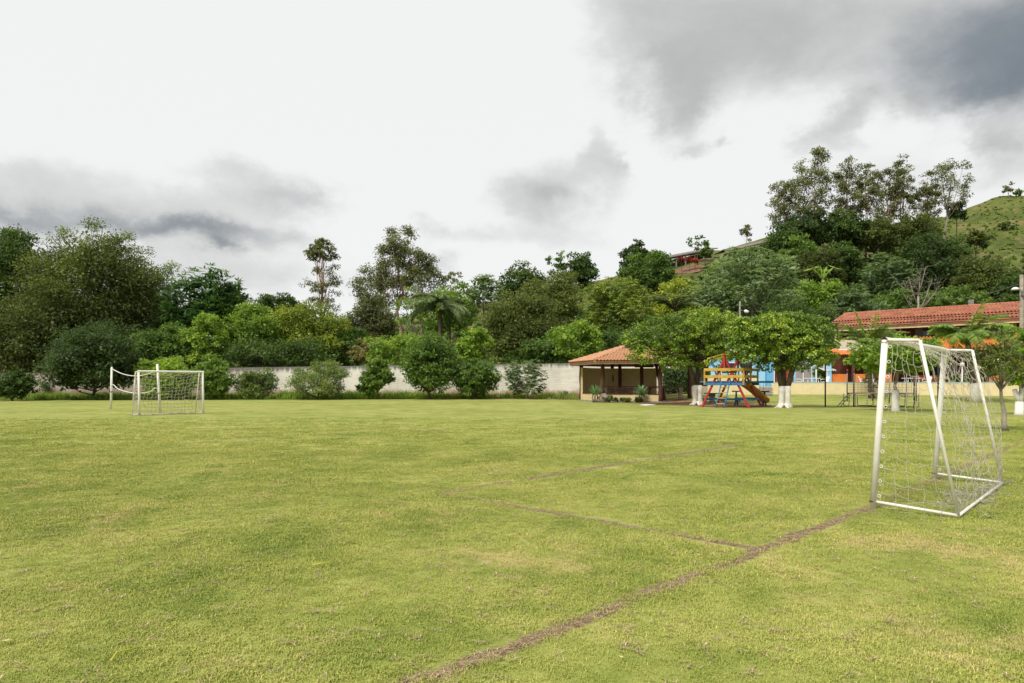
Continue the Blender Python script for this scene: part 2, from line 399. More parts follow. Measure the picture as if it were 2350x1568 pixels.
M_WHITE = mat('white_paint', (.76, .74, .67), .45, .10, 4, .15, 60, .4, col2=(.66, .63, .54))
M_WHITE2 = mat('white_plastic', (.76, .76, .74), .4, .04)
M_RUST = mat('rust', (.16, .055, .025), .9, .2)
M_CORD = mat('net_cord', (.56, .53, .43), .9, .18, 14, col2=(.36, .33, .26))
M_ROPE = mat('white_cord', (.70, .68, .62), .8, .1)
M_RED = mat('red_paint', (.42, .035, .03), .5, .18, 5, .1, 50)
M_YEL = mat('yellow_paint', (.54, .34, .05), .5, .15, 5, .1, 50)
M_BLUE = mat('blue_paint', (.05, .17, .36), .5, .18, 5, .1, 50)
M_DBLUE = mat('dark_blue_paint', (.02, .05, .12), .5, .15)
M_SLIDE = mat('slide_orange', (.64, .26, .02), .38, .12, 3)
M_WOOD = mat('dark_wood', (.105, .048, .026), .75, .22, 5, .3, 30, col2=(.042, .02, .012))
M_FASCIA = mat('weathered_board', (.25, .16, .105), .8, .2, 8, .3, 30)
M_CREAM = mat('cream_render', (.62, .50, .27), .85, .07, 2.5, .2, 30)
M_TERR = mat('terrace_render', (.74, .62, .37), .85, .06, 1.5, .2, 30)
M_BRICK = mat('thin_brick', (.30, .17, .11), .85, .25, 3, .3, 40, col2=(.12, .07, .05))
M_BRICKL = mat('pale_thin_brick', (.48, .38, .28), .85, .2, 4, .3, 40, col2=(.28, .2, .14))
M_TABLE = mat('red_brown_table', (.17, .045, .028), .5, .2, 6)
M_DARK = mat('near_black', (.02, .019, .018), .6, .1)
M_STEEL = mat('dark_green_steel', (.018, .024, .024), .5, .1)
M_GALV = mat('dull_galvanised', (.22, .22, .21), .55, .15, 8, metal=.3)
M_TILE = mat('clay_tile', (.55, .305, .175), .8, .17, 2.2, .2, 30, col2=(.36, .175, .095))
M_TILER = mat('red_clay_tile', (.44, .185, .108), .8, .22, 1.1, .2, 30, col2=(.23, .085, .052))
M_TILEO = mat('orange_clay_tile', (.62, .195, .05), .8, .15, 1.1, .2, 30, col2=(.46, .13, .035))
M_SKYB = mat('light_blue_wall', (.30, .60, .80), .8, .05, 1.5)
M_SKYB2 = mat('mid_blue_wall', (.14, .42, .68), .8, .06, 1.5)
M_ORNG = mat('orange_wall', (.66, .20, .04), .8, .08, 1.5)
M_BROWNW = mat('red_brown_wall', (.13, .04, .02), .8, .2, 2)
M_DOOR = mat('red_brown_door', (.26, .065, .035), .6, .12, 4)
M_GREYD = mat('grey_door', (.33, .31, .30), .6, .06, 2)
M_AWN = mat('beige_awning', (.42, .35, .25), .85, .1, 1.5)
M_GLASS = mat('dark_glass', (.012, .013, .016), .12, .1, 2, spec=.6)
M_CURT = mat('grey_shutter', (.16, .16, .165), .7, .1, 2)
M_CONC = mat('concrete', (.30, .285, .25), .9, .2, 4, .4, 30)
M_CONCD = mat('dark_concrete', (.10, .092, .085), .9, .2, 4, .4, 30)
M_PAVE = mat('terrace_paving', (.42, .37, .30), .85, .1, 2)
M_BARK = mat('bark', (.13, .10, .07), .95, .25, 5, .7, 22, col2=(.05, .04, .03))
M_BARKG = mat('pale_bark', (.33, .29, .23), .9, .2, 4, .5, 22, col2=(.17, .145, .11))
M_BARKE = mat('eucalypt_bark', (.36, .24, .16), .85, .2, 3, .4, 18, col2=(.18, .11, .075))
M_LIME = mat('lime_wash', (.72, .70, .64), .9, .07, 3, .6, 14, col2=(.52, .48, .40))
M_STONE = mat('field_stone', (.32, .26, .21), .9, .25, 3, .6, 12)
M_PARASOL = mat('cream_canvas', (.62, .60, .30), .85, .06)
M_ROOFG = mat('grey_fibre_roof', (.19, .165, .14), .9, .15, 1)
M_REDSOIL = mat('red_soil', (.22, .12, .07), .95, .25, .8)

# ------------------------------------------------------------------ ground
def sheet(name, xs, ys, fz, m, mask=None):
    nx, ny = len(xs), len(ys)
    v_ = [(x, y, fz(x, y)) for y in ys for x in xs]
    f_ = []
    for j in range(ny - 1):
        for i in range(nx - 1):
            if mask and not mask((xs[i] + xs[i + 1]) / 2, (ys[j] + ys[j + 1]) / 2): continue
            f_.append((j * nx + i, j * nx + i + 1, (j + 1) * nx + i + 1, (j + 1) * nx + i))
    me = bpy.data.meshes.new(name); me.from_pydata(v_, [], f_); me.materials.append(m)
    me.polygons.foreach_set('use_smooth', [True] * len(f_)); me.update()
    return link(name, me)
xs = np.concatenate([np.linspace(-500, -62, 20), np.linspace(-60, 70, 131), np.linspace(74, 500, 20)])
ys = np.concatenate([np.linspace(-120, 0, 9), np.linspace(2, 72, 71)])
tag(sheet('lawn', xs, ys, lambda x, y: gz(x, y), M_LAWN), kind='structure')
xs = np.concatenate([np.linspace(-900, -130, 14), np.linspace(-125, 300, 140), np.linspace(310, 900, 14)])
ys = np.concatenate([np.linspace(70, 260, 110), np.linspace(270, 1500, 16)])
tag(sheet('hillside', xs, ys, lambda x, y: gz(x, y) - (.03 if y < 74 else 0), M_HILL), kind='structure')

def bed(name, pts, m, lift, kind='structure', rag=.25, step=.5, seed=1):
    """an irregular patch of ground laid over the lawn"""
    rr = random.Random(seed); out = []
    for i in range(len(pts)):
        a, b = Vector(pts[i]), Vector(pts[(i + 1) % len(pts)]); k_ = max(1, int((b - a).length / step))
        for j in range(k_):
            p = a.lerp(b, j / k_); out.append((p.x + rr.uniform(-rag, rag), p.y + rr.uniform(-rag, rag)))
    me = bpy.data.meshes.new(name)
    import bmesh
    bm = bmesh.new()
    bm.faces.new([bm.verts.new((x, y, gz(x, y) + lift)) for x, y in out])
    bmesh.ops.triangulate(bm, faces=bm.faces[:])
    bm.to_mesh(me); bm.free(); me.materials.append(m)
    return tag(link(name, me), kind=kind)

# line of the boundary wall: (px, distance, foot, top)
WALL = [(-260, 75, -.1, 2.45), (-60, 74, -.1, 2.45), (300, 71, 0, 2.6), (541, 69, .05, 3.0), (828, 67, .15, 3.1), (1340, 64, .36, 3.35), (1560, 63.5, .36, 3.35)]
def wall_at(px):
    return tuple(np.interp(px, [w[0] for w in WALL], [w[i] for w in WALL]) for i in (1, 2, 3))
# soil strip in front of the wall, as a ribbon that follows the ground
v_, f_ = [], []
pxs = list(np.linspace(-260, 1560, 120)); rr = random.Random(5)
for i, px in enumerate(pxs):
    Yw = wall_at(px)[0]; edge = np.interp(px, [-260, 300, 900, 1150, 1340, 1560], [57, 58.5, 61.0, 60.5, 58.0, 60.0]) + rr.uniform(-.25, .25)
    for t in np.linspace(0, 1, 7):
        Y = edge + (Yw + .6 - edge) * t; x = gx(px, Y); v_.append((x, Y, gz(x, Y) + .012 + .10 * math.sin(math.pi * min(1, t * .8))))
for i in range(len(pxs) - 1):
    for j in range(6): f_.append((i * 7 + j, i * 7 + 7 + j, i * 7 + 8 + j, i * 7 + 1 + j))
me = bpy.data.meshes.new('soil_strip'); me.from_pydata(v_, [], f_); me.materials.append(M_SOIL); me.update()
tag(link('soil_strip', me), kind='structure')
bed('mulch_ground', [(gx(1440, 50.5), 50.2), (gx(1500, 47), 46.6), (gx(1560, 45), 44.4), (gx(1640, 41.5), 40.9), (gx(1720, 41), 40.2), (gx(1752, 42), 41.2), (gx(1768, 45.5), 45.4), (gx(1690, 48), 47.6), (gx(1600, 51), 51), (gx(1560, 54.5), 54.2), (gx(1515, 52), 51.6)], M_MULCH, .008, seed=3)

# ------------------------------------------------------------------ foliage
def nrmz(a): return a / np.maximum(np.linalg.norm(a, axis=1, keepdims=True), 1e-9)
class Leaves:
    def __init__(s): s.q = []; s.t = []
    def put(s, p, d, nr, L, W, tint):
        d = nrmz(d); side = nrmz(np.cross(d, nr)); L = L[:, None]; W = W[:, None]
        a = p - d * L * .5; b = p + d * L * .5; m_ = p - d * L * .06
        s.q.append(np.stack([a, m_ + side * W * .5, b, m_ - side * W * .5], 1)); s.t.append(tint)
    def build(s, name, m, parent=None):
        q = np.concatenate(s.q); t = np.clip(np.concatenate(s.t), 0, 1); N = len(q)
        if parent is not None: q = q - np.array(parent_loc(parent))
        me = bpy.data.meshes.new(name)
        me.vertices.add(4 * N); me.vertices.foreach_set('co', q.reshape(-1).astype(np.float32))
        me.loops.add(4 * N); me.loops.foreach_set('vertex_index', np.arange(4 * N, dtype=np.int32))
        me.polygons.add(N); me.polygons.foreach_set('loop_start', np.arange(0, 4 * N, 4, dtype=np.int32))
        at_ = me.attributes.new('tint', 'FLOAT', 'POINT'); at_.data.foreach_set('value', np.repeat(t, 4).astype(np.float32))
        me.materials.append(m); me.update(calc_edges=True)
        o = bpy.data.objects.new(name, me); COL.objects.link(o)
        if parent is not None: o.parent = parent
        return o

def rdir(rng, n_): return nrmz(rng.normal(size=(n_, 3)))
def lobes_for(rng, c, rx, ry, rz, n_, core=.6, spread=.6, lr=(.30, .46)):
    L = [(np.array(c), np.array([rx * core, ry * core, rz * core]))]
    for i in range(n_):
        z = 1 - 2 * (i + .5) / n_; ph = i * 2.39996 + rng.uniform(-.5, .5); z = np.clip(z + rng.uniform(-.15, .15), -.75, 1)
        h = math.sqrt(max(0, 1 - z * z)); d = np.array([h * math.cos(ph), h * math.sin(ph), z])
        k_ = rng.uniform(*lr)
        rad = np.array([rx, ry, rz]) * k_ * .6 + (rx * ry * rz) ** (1 / 3) * k_ * .4
        rad = np.minimum(rad, np.array([rx, ry, rz]) * .7)
        L.append((np.array(c) + d * (np.array([rx, ry, rz]) - rad * .62) * rng.uniform(max(spread, .78), 1.06), rad))
    return L
def fill(rng, lv, lobes, total, clump_r, L, W, mode='rand', droop=.0, per=26, tint0=.5, inner=.15, low=-.45):
    """leaf clumps over the shells of the lobes"""
    w = np.array([r[0] * r[1] + r[1] * r[2] + r[0] * r[2] for _, r in lobes]); w = w / w.sum()
    ncl = max(4, int(total / per)); idx = rng.choice(len(lobes), ncl, p=w)
    C = np.array([lobes[i][0] for i in idx]); RR = np.array([lobes[i][1] for i in idx])
    D = rdir(rng, ncl); D[:, 2] = np.where(D[:, 2] < low, -D[:, 2], D[:, 2])
    k_ = np.where(rng.random(ncl) < inner, rng.uniform(.3, .8, ncl), rng.uniform(.85, 1.08, ncl))
    cc = C + D * RR * k_[:, None]
    ct = rng.normal(0, .11, ncl) + rng.normal(0, .10, len(lobes))[idx]
    if mode == 'rosette':
        per_ = per; ids = np.repeat(np.arange(ncl), per_); N = len(ids)
        ph = np.tile(np.arange(per_) * 2 * math.pi / per_, ncl) + np.repeat(rng.uniform(0, 6.3, ncl), per_)
        e = rng.uniform(-.45, .35, N); d = np.stack([np.cos(ph) * np.cos(e), np.sin(ph) * np.cos(e), np.sin(e) - droop], 1) + D[ids] * .45
        d = nrmz(d); LL = L * rng.uniform(.75, 1.2, N)
        p = cc[ids] + d * LL[:, None] * .55
        nr = np.tile([[0, 0, 1.]], (N, 1)) + rng.normal(0, .25, (N, 3))
        lv.put(p, d, nr, LL, W * rng.uniform(.8, 1.2, N), tint0 + ct[ids] + rng.normal(0, .12, N)); return
    ids = np.repeat(np.arange(ncl), per); N = len(ids)
    off = rdir(rng, N) * (rng.random(N) ** .45)[:, None] * clump_r * np.array([1, 1, .62])
    p = cc[ids] + off
    out = nrmz(off + D[ids] * clump_r * .6)
    d = out * .7 + rng.normal(0, .55, (N, 3)); d[:, 2] -= droop
    nr = np.tile([[0, 0, .7]], (N, 1)) + out * .5 + rng.normal(0, .38, (N, 3))
    lv.put(p, d, nr, L * rng.uniform(.6, 1.35, N), W * rng.uniform(.7, 1.3, N), tint0 + ct[ids] + rng.normal(0, .17, N))

SP = {  # species: leaf material, leaf length per metre of distance, width ratio, mode, droop, bark, density
    'dark':   (leafmat('leaf_dark', (.018, .034, .008), (.038, .066, .014), (.085, .125, .026)), .0042, .5, 'rand', .15, M_BARK, 1.0),
    'deep':   (leafmat('leaf_deep', (.015, .027, .008), (.029, .049, .013), (.06, .088, .024)), .0042, .5, 'rand', .2, M_BARK, 1.0),
    'olive':  (leafmat('leaf_olive', (.025, .035, .009), (.055, .071, .017), (.12, .14, .032)), .0036, .45, 'rand', .25, M_BARK, 1.0),
    'mid':    (leafmat('leaf_mid', (.03, .058, .012), (.065, .11, .02), (.14, .20, .035)), .0042, .5, 'rand', .2, M_BARK, 1.0),
    'bright': (leafmat('leaf_bright', (.05, .088, .013), (.105, .165, .022), (.20, .265, .035)), .0042, .5, 'rand', .2, M_BARKG, 1.0),
    'yellow': (leafmat('leaf_yellow', (.07, .10, .013), (.15, .18, .022), (.27, .28, .04)), .0042, .45, 'rand', .25, M_BARK, 1.0),
    'mango':  (leafmat('leaf_mango', (.022, .045, .012), (.08, .115, .022), (.23, .25, .05)), .0058, .28, 'rosette', .55, M_BARK, .9),
    'grey':   (leafmat('leaf_grey', (.05, .078, .035), (.105, .145, .068), (.19, .235, .125)), .0062, .34, 'rosette', .45, M_BARKG, .85),
    'star':   (leafmat('leaf_star', (.012, .034, .010), (.03, .068, .017), (.075, .125, .035)), .0098, .24, 'rosette', .05, M_BARK, .9),
    'euc':    (leafmat('leaf_euc', (.042, .050, .018), (.082, .092, .034), (.14, .152, .06)), .0038, .4, 'rand', .5, M_BARKE, .85),
    'brown':  (leafmat('leaf_brown', (.06, .055, .02), (.12, .11, .04), (.19, .17, .07)), .0045, .4, 'rand', .2, M_BARKG, .8),
    'red':    (leafmat('leaf_red', (.07, .012, .008), (.16, .025, .015), (.26, .05, .03)), .0042, .5, 'rand', .1, M_BARK, 1.0),
    'feather': (leafmat('leaf_feather', (.03, .052, .014), (.07, .10, .026), (.14, .175, .05)), .0034, .4, 'rand', .2, M_BARK, .8),
}
SEED = [100]
TRIS = [0]
def limbs(rng, mb, base, top, lobes, r0, tw=1.0, start=.45):
    base, top = np.array(base, float), np.array(top, float); H = np.linalg.norm(top - base)
    pts = []; rad = []
    for i in range(7):
        t = i / 6; j = rng.normal(0, .018 * H * min(1, 3 * t * (1 - t) + .15), 3); j[2] = 0
        pts.append(base + (top - base) * t + (j if i else 0)); rad.append(r0 * (1 - .78 * t) * (1.35 if i == 0 else 1))
    mb.tube(pts, rad, 8)
    for c_, r_ in lobes:
        t = rng.uniform(start, .85); s_ = base + (top - base) * t; e_ = c_ + np.array([0, 0, -.1]) * r_
        m1 = s_ + (e_ - s_) * .45 + np.array([0, 0, -.08 * np.linalg.norm(e_ - s_)])
        rb = r0 * (1 - .78 * t) * .55
        mb.tube([s_, m1, e_], [rb, rb * .65, rb * .3], 6)
        for q in range(int(4 * tw)):
            d = rdir(rng, 1)[0]; d[2] = abs(d[2]) * .8
            mb.tube([e_, e_ + d * r_ * .5 + np.array([0, 0, -.05]), e_ + d * r_ * .95], [rb * .3, rb * .2, rb * .07], 4, cap=False)

def tree(name, label, cx, top, bot, hw, Y, sp, nl=9, dens=1.0, r0=None, lean=0, base_px=None, cat='tree', group=None, core=.66, clump=.22, leaf=1.0, cap=20000, lr=(.25, .43), bark=None, depth=.85, per=26, spread=.6, tw=1.0, start=.45, crown_c=None, trunk_top=.15, tint=.5, low=-.45):
    SEED[0] += 1; rng = np.random.default_rng(SEED[0])
    m, lf, wr, mode, droop, bk, dn = SP[sp]
    X = gx(cx, Y); bx = gx(base_px, Y) if base_px is not None else X
    zb = gz(bx, Y); zt, z0 = zz(top, Y), zz(bot, Y); z0 = max(z0, zb + .05)
    rx = hw / F * Y; ry = rx * depth; rz = (zt - z0) / 2; c = (X, Y, (zt + z0) / 2)
    root = thing(name, label, cat, (bx, Y, zb), group)
    if dens >= .75: nl = int(nl * 1.7)
    lobes = lobes_for(rng, c, rx, ry, rz, nl, core, spread, lr)
    mb = MB(); limbs(rng, mb, (bx, Y, zb - .1), (X, Y, c[2] + rz * trunk_top), lobes[1:], r0 or max(.10, rx * .055), tw, start)
    mb.build('trunk', bark or bk, root)
    L = lf * Y * leaf; W = L * wr
    area = math.pi * rx * rz; tot = dens * dn * area * 5.4 / (L * W * .5)
    if tot > cap: k_ = math.sqrt(tot / cap); L *= k_; W *= k_; tot = cap
    tot = int(tot)
    lv = Leaves(); cr = clump * (rx * ry * rz) ** (1 / 3)
    fill(rng, lv, lobes, tot, max(cr, L * 1.1), L, W, mode, droop, per if mode != 'rosette' else 9, tint, low=low)
    if dens >= .75 and core >= .6:
        fill(rng, lv, [(c_, r_ * .72) for c_, r_ in lobes], tot * .24, cr * 1.2, L * 1.35, W * 1.7, 'rand', .1, 12, tint - .05, inner=.6, low=-1)
    TRIS[0] += 2 * sum(len(q) for q in lv.q)
    lv.build('crown', m, root)
    return root

# ---- the wood behind the wall, left to right
B = 'trees behind the boundary wall'
def wood(*a, **k): return tree(*a, group=B, **k)
wood('forest_tree', 'dark green leafy tree at the far left edge, cut by the frame', 10, 530, 800, 95, 86, 'dark', 12)
wood('forest_tree', 'bushy dark olive tree with low boughs left of the big olive tree', 45, 690, 880, 120, 77, 'olive', 12, tint=.42, cap=24000)
wood('forest_tree', 'biggest dark olive spreading tree on the left with sparse upright twigs', 215, 545, 800, 150, 82, 'olive', 16, tint=.42, cap=34000)
wood('forest_tree', 'thin upright feathery tree poking above the big olive tree', 225, 502, 640, 115, 86, 'feather', 16, dens=.22, core=.4, lr=(.14, .24), tw=2.2, spread=.8, clump=.16)
wood('forest_tree', 'dark undergrowth tree below the big olive tree beside its boughs', 250, 740, 880, 120, 76, 'deep', 12)
wood('forest_tree', 'pale feathery tree between the big olive tree and the star leafed tree', 375, 578, 800, 42, 84, 'feather', 9, dens=.6)
wood('forest_tree', 'dark tree with long star shaped leaf whorls against the sky', 465, 612, 800, 88, 79, 'star', 12, clump=.2)
wood('forest_tree', 'dark rounded tree touching the right side of the star leafed tree', 530, 642, 770, 48, 82, 'dark', 8)
wood('forest_tree', 'bright yellow-green young tree below the star leafed tree', 476, 722, 850, 52, 73, 'bright', 8)
wood('forest_tree', 'mid green tree behind the far goal, left of the bright young tree', 380, 745, 890, 80, 74, 'mid', 10, tint=.36)
wood('forest_tree', 'small round dark tree on the skyline left of the lone eucalypt', 632, 668, 760, 48, 90, 'dark', 8)
wood('forest_tree', 'flat topped light green tree with layered boughs, left of the yellowish one', 585, 698, 850, 88, 78, 'bright', 12, tint=.36)
wood('forest_tree', 'flat topped yellowish tree with layered boughs under the lone eucalypt', 705, 696, 850, 88, 79, 'yellow', 12, tint=.30)
wood('forest_tree', 'dark green shrubby tree hanging over the wall below the flat topped pair', 650, 780, 850, 125, 73, 'dark', 12)
wood('forest_tree', 'shadowy tree behind the boughs at the far left', 110, 640, 860, 95, 93, 'deep', 10, tint=.6)
wood('forest_tree', 'shadowy tree behind the right boughs of the big olive tree', 310, 640, 860, 90, 94, 'dark', 10, tint=.4)
wood('forest_tree', 'shadowy tree in the gap left of the star leafed tree', 410, 690, 860, 60, 92, 'dark', 9, tint=.4)
wood('forest_tree', 'dim green tree behind the flat topped pair', 640, 715, 850, 110, 92, 'mid', 10, tint=.3)
# eucalypts
wood('eucalyptus_tree', 'lone slender eucalypt with a domed head left of the eucalypt group', 738, 548, 612, 36, 112, 'euc', 8, dens=.85, base_px=739, r0=.26, tint=.5, lr=(.3, .45))
e = wood('eucalyptus_tree', 'ragged lower eucalypt under the lone domed one', 742, 600, 730, 46, 113, 'euc', 14, dens=.42, core=.3, lr=(.2, .3), tw=1.6, r0=.2, tint=.45)
wood('eucalyptus_tree', 'tallest eucalypt with a bare pinkish trunk, pointed head', 915, 511, 700, 58, 106, 'euc', 14, base_px=917, r0=.38, tint=.45, dens=.74, depth=.8, core=.5, lr=(.16, .28), tw=1.6)
wood('eucalyptus_tree', 'eucalypt on the left shoulder of the tallest eucalypt', 862, 590, 775, 58, 108, 'euc', 16, tint=.42, dens=.74, core=.5, lr=(.18, .3))
wood('eucalyptus_tree', 'eucalypt on the right shoulder of the tallest eucalypt', 966, 570, 730, 56, 107, 'euc', 16, tint=.45, dens=.74, core=.5, lr=(.18, .3))
wood('eucalyptus_tree', 'dark brownish bushy eucalypt low in front of the eucalypt group', 850, 680, 800, 62, 98, 'euc', 10, tint=.34)
wood('forest_tree', 'sparse thin tree on the skyline right of the eucalypt group', 1040, 620, 690, 30, 112, 'euc', 8, dens=.4, core=.3)
wood('forest_tree', 'spindly tree with a pale forked trunk right of the tallest eucalypt', 950, 652, 770, 48, 90, 'bright', 10, dens=.35, core=.3, bark=M_BARKG, tw=1.5, r0=.2, tint=.4)
wood('forest_tree', 'light green tree behind the drooping palm', 1035, 655, 780, 62, 96, 'bright', 9, tint=.34)
wood('forest_tree', 'mid green scrubby tree between the eucalypts and the ochre bush', 800, 755, 850, 60, 80, 'mid', 8, tint=.4)
wood('ochre_shrub', 'low ochre yellow bush just above the wall top', 850, 778, 842, 46, 76, 'brown', 7, tint=.55, cat='shrub')
wood('forest_shrub', 'bright green creeper clad shrub over the wall right of the ochre bush', 915, 765, 850, 75, 73, 'bright', 10, cat='shrub', tint=.45)
wood('forest_tree', 'skyline tree with open grey leaf clusters above the drooping palm', 1110, 632, 740, 60, 112, 'grey', 9, dens=.8, tint=.35)
wood('forest_tree', 'dark umbrella leafed skyline tree left of the two hill trees', 1195, 612, 720, 58, 116, 'dark', 8)
wood('forest_tree', 'thin hollow crowned tree on the skyline beside the dark dome tree', 1280, 577, 650, 26, 145, 'mid', 6, dens=.6, core=.3, tint=.4)
wood('forest_tree', 'dark green dome tree on the skyline left of the barn', 1330, 580, 680, 46, 146, 'dark', 8)
wood('forest_tree', 'smooth light olive tree behind the brownish cedar like tree', 1262, 628, 760, 80, 112, 'olive', 10, tint=.66)
wood('forest_tree', 'large brownish olive fine leafed tree in the middle of the wood', 1195, 668, 850, 92, 82, 'olive', 14, tint=.56, cap=18000)
wood('forest_tree', 'large drooping tree with pale new leaves behind the kiosk', 1415, 637, 800, 92, 88, 'mango', 12, cap=17000, tint=.52)
wood('forest_tree', 'blackish green round tree on the skyline behind the domed one', 1462, 558, 640, 40, 150, 'deep', 8)
wood('forest_tree', 'domed mid green tree in front of the barn, with a darker one behind', 1492, 575, 690, 66, 132, 'mid', 12, tint=.32)
wood('forest_tree', 'yellow-green tree behind the clay roof of the kiosk', 1560, 642, 760, 66, 102, 'yellow', 10, tint=.55)
wood('forest_tree', 'bright green bush behind the wall left of the kiosk roof', 1325, 738, 835, 66, 72, 'bright', 10, tint=.45)
wood('forest_tree', 'fresh green bush over the wall right of the big rounded shrub', 1085, 752, 850, 45, 73, 'bright', 8, tint=.5)
wood('forest_tree', 'dark tree filling the gap below the brownish fine leafed tree', 1270, 770, 850, 80, 77, 'mid', 9, tint=.28)
wood('forest_tree', 'shady green tree behind the kiosk roof under the drooping tree', 1440, 745, 850, 80, 76, 'dark', 9, tint=.5)
wood('forest_tree', 'large grey-green tree with umbrella leaf whorls above the playground', 1720, 568, 780, 115, 98, 'grey', 16, cap=16000, bark=M_BARKG, r0=.32, tw=1.4)
wood('forest_tree', 'grey-green umbrella leafed tree left of the largest grey one', 1645, 640, 800, 62, 94, 'grey', 10, bark=M_BARKG, tint=.42)
wood('forest_tree', 'dark shady tree under the grey umbrella leafed trees', 1610, 720, 860, 90, 86, 'dark', 9, tint=.45)
wood('forest_tree', 'deep green tree behind the right white trunked tree', 1800, 700, 860, 90, 90, 'dark', 9, tint=.45)
wood('forest_tree', 'fresh green tree right of the largest grey umbrella leafed tree', 1885, 640, 780, 70, 104, 'bright', 10, tint=.34)
wood('forest_tree', 'grey-green tree of drooping whorls above the hotel roof end', 1965, 655, 790, 62, 100, 'grey', 9, tint=.32)
wood('forest_tree', 'dark feathery palm-like tree just left of the hotel roof', 1880, 700, 800, 58, 96, 'feather', 9, tint=.3)
# hill, right
H = 'trees on the hill'
def hill(*a, **k): return tree(*a, group=H, **k)
hill('hill_tree', 'dark tree at the left foot of the tall hilltop trees', 1800, 528, 660, 66, 150, 'dark', 9)
hill('hill_tree', 'light green feathery tree at the foot of the hilltop trees', 1835, 540, 670, 44, 142, 'mid', 8, tint=.44)
hill('hill_tree', 'brownish scrubby tree beside the banana plant', 1880, 565, 690, 50, 136, 'olive', 8, tint=.4)
hill('hill_tree', 'round shady green tree below the middle hilltop trees', 1930, 560, 680, 58, 140, 'dark', 9, tint=.55)
hill('hill_tree', 'pale grey-green round tree right of the banana plant', 2045, 580, 730, 62, 118, 'grey', 9, tint=.24)
hill('hill_tree', 'very dark broad tree in the middle of the hill slope', 2130, 538, 720, 82, 122, 'deep', 12, cap=17000)
hill('hill_tree', 'dark leafy tree at the right shoulder of the very dark broad tree', 2200, 550, 690, 44, 126, 'dark', 8)
hill('hill_tree', 'olive scrub tree under the right end of the hill meadow', 2265, 590, 730, 70, 112, 'olive', 10, tint=.5)
hill('hill_tree', 'dark tree at the right edge above the hotel roof', 2350, 610, 730, 66, 106, 'dark', 10, tint=.42)
hill('hill_tree', 'light green low tree above the hotel roof ridge', 2180, 660, 745, 70, 104, 'mid', 9, tint=.42)
hill('hill_tree', 'mid green tree behind the hotel roof, left of the bare branched tree', 2040, 668, 760, 62, 104, 'mid', 9, tint=.36)
hill('hill_tree', 'dense dark understorey tree behind the hotel chimney', 2290, 680, 750, 70, 102, 'dark', 8, tint=.4)
# tall thin trees on the shoulder of the hill
TALL = [(1800, 408, 535, 42, 'leafiest of the tall hilltop trees, at their left end'), (1868, 350, 540, 44, 'tallest of the hilltop trees, brownish and dense'),
        (1942, 362, 540, 36, 'second tall hilltop tree right of the tallest, narrow crown'), (1990, 368, 520, 28, 'airy hilltop tree with bare twigs in the middle of the row'),
        (2036, 378, 545, 32, 'open crowned hilltop tree with a leaning double trunk'), (2072, 355, 530, 26, 'slim hilltop tree with a bare twiggy top'),
        (2128, 402, 520, 34, 'greyish hilltop tree just left of the spreading one')]
for cx, top, bot, hw, lab in TALL:
    hill('hilltop_tree', lab, cx, top, bot, hw, 172, 'euc', 18, dens=.74, core=.55, lr=(.2, .34), tw=1.8, r0=.24, tint=.5, leaf=.9, spread=.7, start=.2, trunk_top=.6)
hill('hilltop_tree', 'spreading flat layered hilltop tree with a pale bare trunk at the right end', 2182, 365, 490, 46, 170, 'euc', 14, dens=.42, core=.3, lr=(.2, .3), r0=.32, bark=M_BARKG, tint=.55, leaf=.9, base_px=2168, start=.5, trunk_top=.5)
hill('hilltop_tree', 'small dark tree on a bare stem right of the spreading hilltop tree', 2195, 462, 508, 24, 172, 'deep', 6, r0=.2, start=.7)
for cx, top, bot, hw, sp_, lab in ((1845, 490, 580, 75, 'deep', 'black-green thicket tree under the tallest hilltop trees'), (1930, 488, 575, 60, 'dark', 'dense green thicket tree in the middle under the hilltop trees'),
                                  (2010, 500, 590, 62, 'olive', 'olive thicket tree under the airy hilltop trees'), (2105, 492, 580, 58, 'olive', 'brownish thicket tree under the right hilltop trees')):
    hill('thicket_tree', lab, cx, top, bot, hw, 166, sp_, 9, tint=.42)
hill('ridge_tree', 'lone small tree on the bare ridge at the right edge', 2314, 418, 448, 11, 228, 'euc', 6, dens=.7, r0=.15, start=.6)
hill('ridge_shrub', 'small green bush on the ridge right of the lone tree', 2334, 436, 452, 13, 227, 'mid', 4, cat='shrub')
hill('ridge_tree', 'small airy tree standing before the right grey roof', 1713, 518, 556, 16, 200, 'euc', 6, dens=.7, r0=.15, start=.6)
hill('ridge_tree', 'round see-through tree in front of the barn roof', 1600, 541, 576, 26, 204, 'mid', 7, dens=.5, core=.2, r0=.15, start=.6, tint=.4)
hill('ridge_tree', 'flat little dark tree on the red bank below the barn', 1618, 566, 590, 19, 200, 'mid', 5, r0=.16, start=.6, tint=.35)
hill('meadow_bush', 'dark round bush alone on the grassy hill slope', 2310, 508, 532, 16, 190, 'dark', 5, cat='shrub')
hill('meadow_bush', 'broad olive bush at the lower edge of the hill meadow', 2240, 530, 575, 32, 160, 'olive', 7, cat='shrub')

